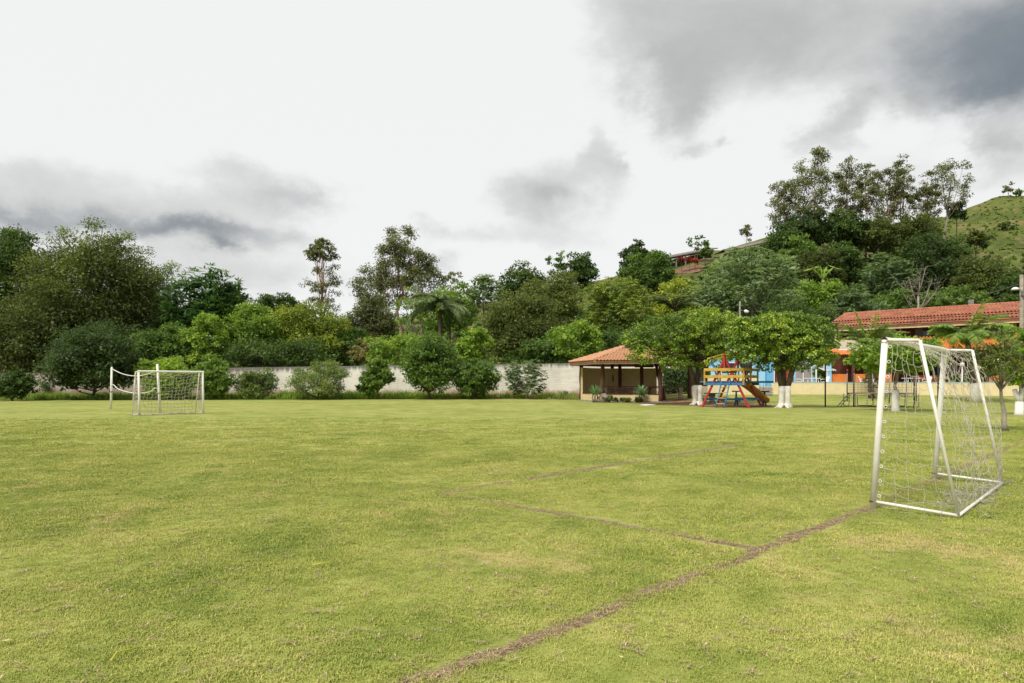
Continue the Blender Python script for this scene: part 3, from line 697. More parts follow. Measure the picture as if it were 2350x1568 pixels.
# bare pale tree above the hotel roof
SEED[0] += 1; rng = np.random.default_rng(8)
bt = thing('bare_tree', 'leafless pale branched tree above the hotel roof', 'tree', (gx(2105, 101), 101, gz(gx(2105, 101), 101)))
mb = MB(); bp_ = Vector(bt.location)
for pxo, pyo in ((2060, 650), (2085, 635), (2112, 625), (2140, 640), (2160, 652), (2125, 612), (2072, 672), (2150, 668)):
    e_ = P(pxo, pyo, 101 + rng.uniform(-1.5, 1.5)); s_ = bp_.lerp(P(2105, 690, 101), rng.uniform(.75, 1.1)); m1 = s_.lerp(e_, .5) + Vector((0, 0, -.4))
    mb.tube([s_, m1, e_], [.10, .06, .02], 5)
    for q in range(7):
        t = s_.lerp(e_, rng.uniform(.35, .98)); w_ = t + Vector(rng.normal(0, .7, 3)) + Vector((0, 0, .4)); mb.tube([t, w_, w_ + Vector(rng.normal(0, .5, 3))], [.035, .02, .008], 4)
mb.tube([bp_, bp_.lerp(P(2105, 690, 101), .6) + Vector((.2, 0, 0)), P(2107, 680, 101)], [.26, .2, .14], 8)
mb.build('trunk', M_BARKG, bt)

# low growth between the trees on the slope: one mass
rng = np.random.default_rng(77); lv = Leaves(); lv2 = Leaves()
for k_ in range(2000):
    px = rng.uniform(-80, 2430); Y = 73 + 95 * rng.random() ** 1.5
    if k_ > 1250: px = rng.uniform(1640, 2210); Y = rng.uniform(118, 178)
    if px > 1640: Y = max(Y, 90 + 60 * rng.random())
    x = gx(px, Y); z = gz(x, Y)
    pyb = HZ - (z - EYE) * F / Y
    if px > 2160 and pyb < 600: continue
    if 1510 < px < 1680 and pyb < 640: continue
    rr_ = rng.uniform(1.2, 2.8) * (1.5 if k_ > 1250 else 1); L = .0046 * Y
    fill(rng, lv if rng.random() < .55 else lv2, [(np.array([x, Y, z + rr_ * .5]), np.array([rr_, rr_, rr_ * .9]))], 130, .6, L, L * .5, tint0=rng.uniform(.3, .62), inner=.05, low=0)
for nm, l_, mm in (('undergrowth', lv, 'dark'), ('undergrowth', lv2, 'mid')):
    o = l_.build(nm, SP[mm][0]); tag(o, 'dark green undergrowth between the trees' if mm == 'dark' else 'fresh green undergrowth on the slope between the trees', 'undergrowth', kind='stuff')

# ------------------------------------------------------------------ boundary wall
bw = thing('boundary_wall', 'long stained whitewashed wall between the lawn and the wood', 'wall', (0, 66, 0))
for i in range(len(WALL) - 1):
    (p0, Y0, b0, t0), (p1, Y1, b1, t1) = WALL[i], WALL[i + 1]
    nseg = max(1, int((p1 - p0) / 90)); v_, f_ = [], []
    for j in range(nseg + 1):
        t = j / nseg; px = p0 + (p1 - p0) * t; Y = Y0 + (Y1 - Y0) * t; x = gx(px, Y); zt = t0 + (t1 - t0) * t + .03 * math.sin(px * .07)
        v_ += [(x, Y, b0 + (b1 - b0) * t - .6), (x, Y, zt), (x, Y + .2, zt), (x, Y + .2, -1.2)]
    for j in range(nseg):
        for q in range(3): f_.append((j * 4 + q, j * 4 + 4 + q, j * 4 + 5 + q, j * 4 + 1 + q))
    f_ += [(0, 1, 2, 3), (nseg * 4 + 3, nseg * 4 + 2, nseg * 4 + 1, nseg * 4)]
    mb = MB(); mb.add(v_, f_); mb.build('wall_section', M_PLASTER, bw)

# ------------------------------------------------------------------ shrubs along the wall
S_ = 'shrubs along the boundary wall'
def shrub(label, cx, top, bot, hw, Y, sp, nl=8, **k):
    k.setdefault('start', .15); k.setdefault('trunk_top', -.2); k.setdefault('r0', .09); k.setdefault('low', -1); bot = min(bot + 8, 930); hw *= 1.06; k['dens'] = max(k.get('dens', 1.0), .9) * 1.5
    return tree('wall_shrub', label, cx, top, bot, hw, Y, sp, nl, cat='shrub', group=S_, **k)
shrub('dark bush at the left edge of the lawn before the wall', 28, 846, 922, 48, 56, 'dark', 8, tint=.4)
shrub('broad dark dome shaped shrub with spreading stems left of the volleyball posts', 215, 765, 912, 98, 59, 'deep', 14, cap=17000, tint=.46, r0=.16, low=-.2)
shrub('yellow-green shrub right behind the far goal net', 385, 818, 912, 62, 60, 'bright', 10, tint=.62)
shrub('green shrub with pale leaf tips right of the far goal', 484, 822, 914, 46, 59.5, 'mid', 10, tint=.62)
shrub('low grey-green airy shrub between the goal and the spiky shrub', 590, 845, 914, 46, 60.5, 'feather', 9, dens=.75, tint=.5)
shrub('wide spiky light green shrub with arching twigs', 730, 830, 916, 66, 59.5, 'feather', 14, dens=.8, tint=.68, lr=(.16, .3), tw=2, core=.55, spread=.8)
shrub('slim two tiered little tree in the middle of the white wall', 868, 818, 893, 34, 60.5, 'mid', 8, tint=.58, r0=.08, start=.3)
shrub('small leafy offshoot left of the slim two tiered tree', 845, 862, 905, 22, 61, 'mid', 5, tint=.42)
shrub('largest rounded green shrub covering the wall in the middle', 985, 768, 898, 64, 60, 'mid', 12, tint=.40, r0=.13, start=.2, cap=17000)
shrub('tall narrow shrub leaning on the right of the largest rounded shrub', 1090, 822, 905, 50, 60, 'mid', 10, tint=.46, r0=.1)
shrub('open shrub with bare stems before the bright wall left of the kiosk', 1208, 818, 908, 50, 60, 'grey', 11, dens=.8, tint=.34, leaf=.62, lr=(.2, .32), core=.45)

# weeds along the foot of the wall: one mass
rng = np.random.default_rng(31); lv = Leaves()
for k_ in range(1500):
    px = rng.uniform(-40, 1330)
    if 1130 < px and rng.random() < .72: continue
    Yw = wall_at(px)[0]; edge = np.interp(px, [-260, 300, 900, 1150, 1340], [57.2, 58.7, 61.2, 60.7, 58.3]); Y = edge + (Yw - edge) * rng.random() ** 1.6
    x = gx(px, Y); z = gz(x, Y); hgt = rng.uniform(.15, .7) * (1.3 if 640 < px < 960 else 1)
    nb = 22; p0 = np.array([x, Y, z]) + rng.normal(0, .18, (nb, 3)) * [1, 1, 0]
    d = rng.normal(0, .45, (nb, 3)); d[:, 2] = rng.uniform(.6, 1.4, nb); d = nrmz(d); LL = hgt * rng.uniform(.5, 1.2, nb)
    lv.put(p0 + d * LL[:, None] * .5, d, rng.normal(0, 1, (nb, 3)) + [0, -1, .3], LL, np.full(nb, .06), rng.uniform(.2, .6) + rng.normal(0, .15, nb))
tag(lv.build('weeds', SP['bright'][0]), 'weeds and tall grass along the foot of the wall', 'weeds', kind='stuff')
# stump and stones by the wall
p = P(1297, 905, 60.5)
st = MB(); zb = gz(p.x, p.y)
st.tube([(p.x, p.y, zb - .1), (p.x, p.y, zb + .3), (p.x + .05, p.y, zb + .62)], [.3, .24, .2], 10); st.tube([(p.x - .22, p.y, zb - .1), (p.x - .26, p.y, zb + .42)], [.14, .1], 7)
tag(st.build('tree_stump', M_BARK), 'sawn grey tree stump in the litter by the wall', 'stump')

# ------------------------------------------------------------------ kiosk (hexagonal barbecue shelter)
KC = Vector((gx(1456, 55), 55, 0)); KR = 4.3; KE = 5.3; TH = -14; ZE = 3.12; ZA = 4.6
KZ = .10
kiosk = thing('kiosk', 'hexagonal barbecue kiosk with a clay tiled roof on dark posts', 'kiosk', KC)
def hexv(i, r, z=0): a = R(TH + 60 * i); return Vector((KC.x + r * math.cos(a), KC.y + r * math.sin(a), z))
# vertices: 0 right, 1 back right, 2 back left, 3 left, 4 front left, 5 front right
mb = MB(); mb.poly([hexv(i, KR + .25, KZ) for i in range(6)], .25); mb.build('floor_slab', M_CONC, kiosk)
apex = Vector((KC.x, KC.y, ZA))
roof = None
mb = MB(); pts = [hexv(i, KE, ZE) for i in range(6)]
mb.add(pts + [apex] + [p - Vector((0, 0, .10)) for p in pts] + [apex - Vector((0, 0, .10))],
       [(i, (i + 1) % 6, 6) for i in range(6)] + [((i + 1) % 6 + 7, i + 7, 13) for i in range(6)] + [(i, i + 7, (i + 1) % 6 + 7, (i + 1) % 6) for i in range(6)])
roof = mb.build('roof', M_TILE, kiosk)
def sub(o, parent):       # a sub-part whose mesh is already in world coordinates
    o.parent = parent; o.location = -parent_loc(parent); return o
for i in range(6):
    a, b = hexv(i, KE - .05, ZE - .16), hexv((i + 1) % 6, KE - .05, ZE - .16)
    mb = MB(); mb.beam(a, b, .05, .18); mb.build('fascia_board', M_FASCIA, kiosk)
# one clay tile: pan and barrel, shared by all
TW, TLN = .245, .40
prof = [(-.5, .012), (-.42, 0), (-.16, 0), (-.06, .022), (.06, .062), (.20, .078), (.34, .062), (.46, .022), (.52, .0)]
def tile_mesh(name, m, w=TW, l=TLN + .05):
    v_ = [(x * w, y, z + .03 * (1 if y < l / 2 else -.2)) for y in (-.05, l - .05) for x, z in prof]
    n_ = len(prof); v_ += [(x * w, -.05, z + .012) for x, z in prof]
    f_ = [(i, i + 1, n_ + i + 1, n_ + i) for i in range(n_ - 1)] + [(2 * n_ + i, 2 * n_ + i + 1, i + 1, i) for i in range(n_ - 1)]
    me_ = bpy.data.meshes.new(name); me_.from_pydata(v_, [], f_); me_.materials.append(m)
    me_.polygons.foreach_set('use_smooth', [True] * len(f_)); me_.update(); return me_
TM = tile_mesh('roof_tile', M_TILE)
rr = random.Random(4)
def face_tiles(i, parts):
    a, b = hexv(i, KE + .06, ZE), hexv((i + 1) % 6, KE + .06, ZE)
    ex = (b - a).normalized(); mid = (a + b) / 2; up = (apex - mid); Ls = up.length; up.normalize(); nz = ex.cross(up).normalized()
    if nz.z < 0: nz = -nz
    half = (b - a).length / 2; out = []
    for r_ in range(int(Ls / TLN)):
        y = r_ * TLN; hw_ = half * (1 - (y + TLN * .35) / Ls); k_ = int(hw_ / TW)
        for q in range(-k_, k_ + 1):
            if abs(q * TW) > hw_: continue
            p = mid + ex * (q * TW) + up * y + nz * (.035 + rr.uniform(-.004, .006))
            Mx = Matrix((ex, up, nz)).transposed().to_4x4(); Mx.translation = p
            Mx = Mx @ Matrix.Rotation(rr.uniform(-.02, .02), 4, 'Z')
            out.append(Mx)
    if parts:
        for Mx in out:
            o = bpy.data.objects.new('roof_tile', TM); COL.objects.link(o); o.parent = roof
            Mx = Matrix.Translation(-Vector(KC)) @ Mx; Mx.translation = Mx.translation
            o.matrix_local = Mx
    else:
        mb_ = MB(); vs_ = [Vector(v.co) for v in TM.vertices]; fs_ = [tuple(p.vertices) for p in TM.polygons]
        for Mx in out: mb_.add([Mx @ v for v in vs_], fs_, True)
        tag(mb_.build('roof_tiles', M_TILE, kiosk), kind='stuff')
    return len(out)
roof.location = (0, 0, 0)
me_ = roof.data; me_.transform(Matrix.Translation(-Vector(KC)))
cnt = face_tiles(4, True)
face_tiles(3, cnt + 130 <= 300)
face_tiles(5, False)
for i in (3, 4, 5):       # half-round ridge tiles up the hips
    a, b = hexv(i, KE + .05, ZE + .06), apex + Vector((0, 0, .07)); L = (b - a).length; k_ = int(L / .40)
    for q in range(k_):
        s_, e_ = a.lerp(b, q / k_), a.lerp(b, (q + 1.12) / k_)
        mb = MB(); mb.tube([s_ + Vector((0, 0, .03)), e_], [.095, .075], 8); o = mb.build('ridge_tile', M_TILE, kiosk)
for i in range(6):        # rough log posts
    if i in (1,): continue
    b = hexv(i, KR, KZ); mb = MB(); rr2 = random.Random(i); pts = []
    for q in range(6): pts.append((b.x + rr2.uniform(-.03, .03), b.y + rr2.uniform(-.03, .03), -.1 + q / 5 * (ZE + .15)))
    mb.tube(pts, [.17, .165, .155, .16, .15, .15], 10); mb.build('post', M_WOOD, kiosk)
for a_, r_ in ((100, 3.6), (62, 1.9)):
    x, y = KC.x + r_ * math.cos(R(a_)), KC.y + r_ * math.sin(R(a_)); mb = MB(); mb.tube([(x, y, .05), (x + .03, y, 1.6), (x, y, 3.5)], [.16, .15, .15], 9); mb.build('post', M_WOOD, kiosk)
x, y = KC.x + 4.35 * math.cos(R(52)), KC.y + 4.35 * math.sin(R(52)); mb = MB()
mb.tube([(x + .05, y, 0), (x + .14, y, .8), (x + .10, y, 1.6), (x - .1, y, 2.4), (x - .22, y, 3.2)], [.16, .15, .14, .14, .13], 9); o = mb.build('post', M_WOOD, kiosk); o['label'] = 'bent log post at the end of the back wall'
# curved back wall
def arc_wall(a0, a1, r, z0, z1, th, name, m, seg_=18):
    mb_ = MB(); v_ = []; f_ = []
    for q in range(seg_ + 1):
        a = R(a0 + (a1 - a0) * q / seg_); c_, s_ = math.cos(a), math.sin(a)
        for rad, z in ((r, z0), (r, z1), (r + th, z1), (r + th, z0)): v_.append((KC.x + rad * c_, KC.y + rad * s_, z))
    for q in range(seg_):
        for w_ in range(4): f_.append((q * 4 + w_, q * 4 + (w_ + 1) % 4, q * 4 + 4 + (w_ + 1) % 4, q * 4 + 4 + w_))
    f_ += [(3, 2, 1, 0), tuple(seg_ * 4 + w_ for w_ in range(4))]
    mb_.add(v_, f_, False); return mb_.build(name, m, kiosk)
arc_wall(172, 54, 4.15, 0, 2.72, .16, 'back_wall', M_CREAM)
# low front wall between the posts
for i, j in ((3, 4), (4, 5)):
    a, b = hexv(i, KR - .02, .28), hexv(j, KR - .02, .28); d = (b - a).normalized()
    mb = MB(); mb.beam(a + d * .05, b - d * .05, .16, .62); mb.build('parapet', M_CREAM, kiosk)
    mb = MB(); mb.beam(a + Vector((0, 0, .335)) + d * .05, b + Vector((0, 0, .335)) - d * .05, .22, .05); mb.build('coping', M_WOOD, kiosk)
# brick counter inside
cb = KC + Vector((-2.75, -.9, 0))
mb = MB(); rr3 = random.Random(9)
def bricks(mb_, x0, x1, y, z0, z1, depth):
    z = z0; row = 0
    while z < z1 - .02:
        x = x0 - (row % 2) * .13
        while x < x1:
            l = rr3.uniform(.2, .34); xa, xb = max(x, x0), min(x + l - .015, x1)
            if xb - xa > .04: mb_.box(((xa + xb) / 2, y + rr3.uniform(-.012, .012), z + .03), (xb - xa, depth, .058))
            x += l
        z += .072; row += 1
bricks(mb, cb.x + .42, cb.x + 2.45, cb.y, KZ, 1.12, .30); tag(mb.build('brick_counter', M_BRICK, kiosk), kind='stuff')
mb = MB(); bricks(mb, cb.x, cb.x + .40, cb.y - .02, KZ, 1.12, .32); tag(mb.build('brick_pier', M_BRICKL, kiosk), kind='stuff')
mb = MB(); bricks(mb, cb.x + 6.1, cb.x + 6.4, cb.y, KZ, 1.2, .30); tag(mb.build('brick_pier', M_BRICKL, kiosk), kind='stuff')
mb = MB(); mb.box((cb.x + 3.2, cb.y + .03, 1.17), (6.7, .62, .06)); mb.build('counter_top', M_TABLE, kiosk)
mb = MB(); mb.box((KC.x + .35, KC.y - 2.2, 2.88), (1.45, .12, .44)); mb.build('hanging_board', M_WOOD, kiosk)
# table and bench in the kiosk
tb = thing('kiosk_table', 'red-brown table with splayed trestle legs inside the kiosk', 'table', (KC.x + 1.45, KC.y - 1.6, KZ))
x, y = KC.x + 1.45, KC.y - 1.6
mb = MB(); mb.box((x, y, 1.08), (2.1, .8, .06)); mb.build('tabletop', M_TABLE, tb)
for sx_ in (-.62, .62):
    for sg in (-1, 1):
        mb = MB(); mb.beam((x + sx_, y + sg * .30, KZ), (x + sx_ * .8, y + sg * .1, 1.05), .10, .16); mb.build('leg', M_TABLE, tb)
bn = thing('kiosk_bench', 'low dark bench in front of the table in the kiosk', 'bench', (KC.x - .2, KC.y - 1.5, KZ))
x, y = KC.x - .2, KC.y - 1.5
mb = MB(); mb.box((x, y, .55), (1.1, .4, .06)); mb.build('seat', M_DARK, bn)
for sx_ in (-.45, .45):
    mb = MB(); mb.box((x + sx_, y, KZ + .21), (.07, .36, .42)); mb.build('leg', M_DARK, bn)

# agaves, stone and little bushes at the kiosk
M_AGAVE = leafmat('leaf_agave', (.05, .10, .05), (.10, .17, .08), (.20, .28, .14), .15)
def agave(label, x, y, h, r, seed):
    rng_ = np.random.default_rng(seed); root = thing('agave', label, 'agave', (x, y, 0), 'agaves in front of the kiosk')
    mb_ = MB()
    for q in range(3): mb_.tube([(x + .12 * q - .12, y, 0), (x + .2 * q - .2, y, h * .35), (x + .1 * q - .1, y, h * .6)], [.07, .06, .05], 7)
    mb_.build('stem', M_BARKG, root)
    lv_ = Leaves(); N = 64; ph = rng_.uniform(0, 6.28, N); e_ = rng_.uniform(-.25, 1.35, N)
    d = np.stack([np.cos(ph) * np.cos(e_), np.sin(ph) * np.cos(e_), np.sin(e_)], 1); LL = r * rng_.uniform(.8, 1.1, N)
    p = np.array([x, y, h * .62]) + d * LL[:, None] * .5
    lv_.put(p, d, np.tile([[0, 0, 1.]], (N, 1)) + rng_.normal(0, .2, (N, 3)), LL, np.full(N, .105), .5 + .2 * rng_.normal(0, 1, N)); lv_.build('leaves', M_AGAVE, root)
a4, a5 = hexv(4, KR + .75), hexv(5, KR + .45)
agave('agave with pointed leaves at the left front corner of the kiosk', gx(1365, a4.y), a4.y - .1, 1.15, .78, 1)
agave('agave with pointed leaves beside the nearest kiosk post', gx(1473, a5.y), a5.y + .1, 1.1, .74, 2)
for k_, (px, dy, hw_, tp, lab) in enumerate(((1398, -.55, 14, 908, 'low reddish green bush next to the stone at the kiosk'), (1417, -.75, 12, 911, 'small dry bush in the middle of the kiosk front'),
                                   (1438, -.9, 13, 911, 'low dry bush right of the middle of the kiosk front'), (1466, -.6, 10, 914, 'tiny dark bush under the right agave'))):
    tree('flower_bed_bush', lab, px, tp, 926, hw_, 51.0 + .1 * k_ - (.9 if k_ == 3 else .2), 'olive' if k_ != 3 else 'deep', 5, cat='shrub', group='bushes at the kiosk front', r0=.03, start=.1, trunk_top=-.3, tint=.5)
import bmesh
def rock(name, label, c, s3, seed, m):
    bm = bmesh.new(); bmesh.ops.create_icosphere(bm, subdivisions=3, radius=1); rr4 = random.Random(seed)
    ks = [Vector((rr4.uniform(-1, 1), rr4.uniform(-1, 1), rr4.uniform(-1, 1))).normalized() for _ in range(9)]
    for v in bm.verts:
        d = 1.0
        for k_ in ks: d = min(d, .86 / max(.3, v.co.dot(k_)) if v.co.dot(k_) > .6 else d)
        v.co = Vector((v.co.x * s3[0], v.co.y * s3[1], v.co.z * s3[2])) * d
    me_ = bpy.data.meshes.new(name); bm.to_mesh(me_); bm.free(); me_.materials.append(m)
    return tag(link(name, me_, loc=c), label, 'stone')
rock('boulder', 'pale boulder beside the left agave at the kiosk', (gx(1385, 51.2), 51.2, .28), (.42, .36, .42), 3, M_STONE)
rock('flat_stone', 'flat white stone lying on the lawn in front of the kiosk', (gx(1486, 44.8), 44.8, .02), (.52, .30, .05), 5, M_WHITE2)

# ------------------------------------------------------------------ tall hedge and white trunked shade trees
def hedge(label, px0, px1, Y, ztop, th, seed):
    rng_ = np.random.default_rng(seed); x0, x1 = gx(px0, Y), gx(px1, Y); root = thing('hedge', label, 'hedge', ((x0 + x1) / 2, Y, gz(x0, Y)))
    lv_ = Leaves(); N = 6500; p = np.stack([rng_.uniform(x0, x1, N), Y + rng_.choice([0, 0, 0, 1], N) * th + rng_.normal(0, .12, N), rng_.uniform(.1, ztop, N)], 1)
    k_ = rng_.random(N) < .2; p[k_, 2] = ztop + rng_.normal(0, .1, k_.sum()); p[k_, 1] = Y + rng_.uniform(0, th, k_.sum())
    lv_.put(p, rng_.normal(0, 1, (N, 3)), np.tile([[0, -.6, .6]], (N, 1)) + rng_.normal(0, .5, (N, 3)), np.full(N, .24), np.full(N, .13), .5 + rng_.normal(0, .2, N))
    lv_.build('foliage', SP['deep'][0], root)
    mb_ = MB()
    for q in range(9): xx = x0 + (x1 - x0) * (q + .5) / 9; mb_.tube([(xx, Y + th / 2, 0), (xx + .1, Y + th / 2, ztop * .9)], [.06, .03], 5)
    mb_.build('stems', M_BARK, root)
hedge('tall dark clipped hedge between the kiosk and the cream wall', 1524, 1630, 62, 2.6, 1.2, 41)

M_FICUS = leafmat('leaf_ficus', (.034, .062, .011), (.10, .155, .02), (.27, .31, .032), .28, .4)
def shade_tree(label, cx, base, top, bot, hw, white_py, seed, stems, trunk_hw, lobes_px):
    """broad clipped ficus: fused stems, lime washed below, flared roots"""
    b = G(cx, base); Y = b.y; rng_ = np.random.default_rng(seed)
    root = thing('shade_tree', label, 'tree', (b.x, b.y, 0), 'shade trees with lime washed trunks')
    zw = zz(white_py, Y); tw_ = trunk_hw / F * Y; zc = zz((top + bot) / 2, Y)
    mb_ = MB(); mw = MB()
    for q, (sx_, ex_) in enumerate(stems):
        x0 = b.x + sx_ * tw_; x1 = gx(cx + ex_, Y); yo = .12 * math.sin(q * 2.1)
        def at_(z):
            t = max(0, (z - zw) / max(.2, zc - zw)); return Vector((x0 + (x1 - x0) * t ** 1.2, Y + yo + t * .5 * math.sin(q * 1.7), z))
        r_ = tw_ * (.50 if len(stems) > 1 else .9)
        mw.tube([at_(-.05) + Vector((sx_ * .22, 0, 0)), at_(.12) + Vector((sx_ * .10, 0, 0)), at_(.35), at_(zw * .7), at_(zw)], [r_ * 1.35, r_ * 1.12, r_, r_ * .98, r_ * .97], 12)
        mb_.tube([at_(zw - .01), at_(zw + (zc - zw) * .35), at_(zw + (zc - zw) * .7), at_(zc + .2)], [r_ * .965, r_ * .85, r_ * .62, r_ * .35], 10)
    for q in range(7):      # root flares
        a = q * .9 + .3; d = Vector((math.cos(a), math.sin(a) * .8, 0)); mw.tube([b + d * tw_ * .5 + Vector((0, 0, .22)), b + d * tw_ * 1.1 + Vector((0, 0, .06)), b + d * tw_ * (1.6 + .4 * math.sin(q * 3)) + Vector((0, 0, -.04))], [.11, .09, .04], 7)
    lb = []
    for (lx, ly, lw, lh, dy) in lobes_px:
        c_ = P(lx, ly, Y + dy); lb.append((np.array(c_), np.array([lw / F * Y, lw / F * Y * .85, lh / F * Y])))
        s_ = Vector((gx(cx, Y), Y, zw + (zc - zw) * .55)); m_ = s_.lerp(c_, .5) + Vector((0, 0, -.1)); mb_.tube([s_, m_, c_], [tw_ * .28, tw_ * .2, tw_ * .08], 7)
    mb_.build('trunk', M_BARK, root); o = mw.build('trunk_base', M_LIME, root); o['label'] = 'lime washed white lower trunk'
    lv_ = Leaves(); fill(rng_, lv_, lb, 29000, .30, .155, .095, 'rand', .25, 24, .45, inner=.12, low=-.8)
    lv_.build('crown', M_FICUS, root); return root
shade_tree('left white trunked shade tree beside the kiosk roof', 1600, 930, 712, 850, 130, 884, 51, [(-.45, -40), (.1, 10), (.5, 45)], 11,
           [(1480, 775, 46, 38, .3), (1478, 806, 38, 30, -.3), (1635, 828, 46, 20, -.4), (1530, 765, 55, 40, -.6), (1575, 755, 55, 40, .8), (1620, 748, 55, 38, -.7), (1662, 760, 45, 40, .3), (1510, 812, 50, 34, -.5), (1565, 808, 55, 36, .8), (1615, 800, 50, 36, 1.2), (1655, 800, 42, 32, .2), (1545, 835, 40, 18, -.5), (1690, 770, 34, 30, 1.0), (1688, 805, 38, 30, .6), (1450, 790, 26, 22, 0), (1600, 780, 70, 45, 0)])
shade_tree('right white trunked shade tree behind the swing', 1800, 936, 715, 850, 125, 886, 52, [(-.5, -35), (0, 5), (.5, 42)], 13,
           [(1720, 770, 46, 38, .3), (1700, 795, 36, 34, -.2), (1700, 758, 34, 28, .4), (1765, 755, 52, 34, -.6), (1815, 752, 55, 34, .6), (1862, 765, 50, 36, -.4), (1895, 785, 34, 34, .3), (1735, 812, 44, 32, -.3), (1790, 805, 55, 36, .8), (1850, 812, 50, 34, -.6), (1885, 815, 32, 26, .4), (1770, 838, 36, 16, .2), (1830, 838, 36, 16, -.2), (1805, 785, 75, 42, 0)])
tree('small_shade_tree', 'small round pale green tree with a thin white trunk by the trampoline', 2058, 772, 866, 98, 35.6, 'bright', 12, cat='tree', dens=1.5, r0=.13, start=.75, trunk_top=-.1, leaf=1.25, clump=.2, tint=.50, cap=13000, core=.7)
b = G(2055, 944); mb = MB(); mb.tube([(b.x, b.y, -.05), (b.x, b.y, .15), (b.x, b.y, 1.1)], [.26, .185, .17], 12)
o = mb.build('trunk_base', M_LIME); t_ = [q for q in bpy.data.objects if q.name.startswith('small_shade_tree')][-1]; sub(o, t_)
tree('lawn_tree', 'thin olive leaved tree with a grey knobbly trunk near the goal', 2292, 762, 885, 66, 21, 'olive', 13, cat='tree', base_px=2309, r0=.085, start=.62, trunk_top=-.35, leaf=1.5, tint=.62, dens=.74, bark=M_BARKG, tw=2, core=.5)
et = tree('lawn_tree', 'bright green tree with a forked white trunk at the right edge', 2352, 752, 900, 66, 31.3, 'bright', 11, cat='tree', base_px=2339, r0=.10, start=.5, trunk_top=-.2, leaf=1.2, tint=.5)
b = G(2339, 953); mb = MB(); mb.tube([(b.x, b.y, -.05), (b.x, b.y, .12), (b.x + .02, b.y, .62)], [.26, .19, .17], 10)
mb.tube([(b.x, b.y, .55), (b.x - .22, b.y, 1.18)], [.12, .10], 8); mb.tube([(b.x + .02, b.y, .55), (b.x + .16, b.y, 1.3)], [.13, .10], 8)
sub(mb.build('trunk_base', M_LIME), et)

# ------------------------------------------------------------------ palms
M_PALM = leafmat('leaf_palm', (.04, .075, .014), (.095, .15, .024), (.21, .26, .05), .3)
M_PALMD = leafmat('leaf_palm_dark', (.03, .055, .016), (.07, .105, .032), (.15, .19, .065), .3)
def palm(name, label, base, head, trunk_r, fronds, flen, m, seed, leaflet=.55, white=None, bark=M_BARKG, droop=1.0, spear=0, lo_e=.05):
    rng_ = np.random.default_rng(seed); base, head = Vector(base), Vector(head)
    root = thing(name, label, 'palm', base)
    mb_ = MB(); mb_.tube([base.lerp(head, t) for t in (0, .05, .3, .6, .9, 1)], [trunk_r * k_ for k_ in (1.3, 1.1, .95, .85, .75, .5)], 10); mb_.build('trunk', bark, root)
    if white: mw_ = MB(); mw_.tube([base - Vector((0, 0, .02)), base.lerp(head, white * .5), base.lerp(head, white)], [trunk_r * 1.55, trunk_r * 1.2, trunk_r * .98], 12); mw_.build('trunk_base', M_LIME, root)
    for q in range(fronds):
        ph = q * 2.39996 + rng_.uniform(-.3, .3); e0 = rng_.uniform(lo_e, 1.2) if q >= spear else 1.35
        L = flen * rng_.uniform(.8, 1.1); pts = []; p = np.array(head); e_ = e0; st_ = 14
        for k_ in range(st_ + 1):
            pts.append(p.copy()); p = p + np.array([math.cos(ph) * math.cos(e_), math.sin(ph) * math.cos(e_), math.sin(e_)]) * L / st_
            e_ -= droop * (.055 + .010 * k_) * (1 if q >= spear else .25)
        pts = np.array(pts); mbf = MB(); mbf.tube(pts, np.linspace(.035, .008, st_ + 1) * flen / 2.2, 4, cap=False); fo = mbf.build('frond', M_BARK, root)
        lv_ = Leaves(); n2 = 84; t = np.linspace(.10, 1, n2); pp = np.stack([np.interp(t, np.linspace(0, 1, st_ + 1), pts[:, i]) for i in range(3)], 1)
        tan = nrmz(np.gradient(pp, axis=0)); sd = nrmz(np.cross(tan, [0, 0, 1.0])); ln = leaflet * np.sin(np.clip(t * .9 + .12, 0, 1) * math.pi) ** .6
        for sg in (-1, 1):
            d = tan * .55 + sd * sg * .85 + np.array([0, 0, -.45 * droop]) + rng_.normal(0, .1, (n2, 3)); d = nrmz(d)
            lv_.put(pp + d * ln[:, None] * .5, d, np.tile([[0, 0, 1.]], (n2, 1)) + rng_.normal(0, .25, (n2, 3)), ln, np.full(n2, .055 * flen / 2.2), .5 + rng_.normal(0, .15, n2) + (.25 if q < spear else 0))
        lv_.build('leaflets', m, fo)
    return root
Yp = 48
palm('palm_tree', 'green palm with a swollen white trunk behind the near goal', (gx(2240, Yp), Yp, gz(gx(2240, Yp), Yp)), P(2220, 778, Yp), .24, 17, 3.3, M_PALM, 3, .95, white=.30, bark=M_BARK, spear=1, lo_e=.25)
palm('palm_tree', 'bushy yellow-green palm left of the near goal behind the trampoline', (gx(2000, 52), 52, gz(gx(2000, 52), 52)), P(1992, 795, 52), 0.2, 15, 3.0, M_PALM, 4, .75, droop=.7, spear=2, bark=M_BARK, lo_e=.45)
x = gx(1010, 84)
palm('forest_palm', 'dark palm with long drooping fronds in the middle of the wood', (x, 84, gz(x, 84)), P(1010, 706, 84), .28, 18, 5.2, M_PALMD, 6, 1.3, bark=M_BARK, droop=1.25)
x = gx(1545, 90)
palm('forest_palm', 'palm fronds arching above the kiosk roof', (x, 90, gz(x, 90)), P(1548, 712, 90), .25, 12, 4.6, M_PALMD, 7, 1.1, bark=M_BARK)
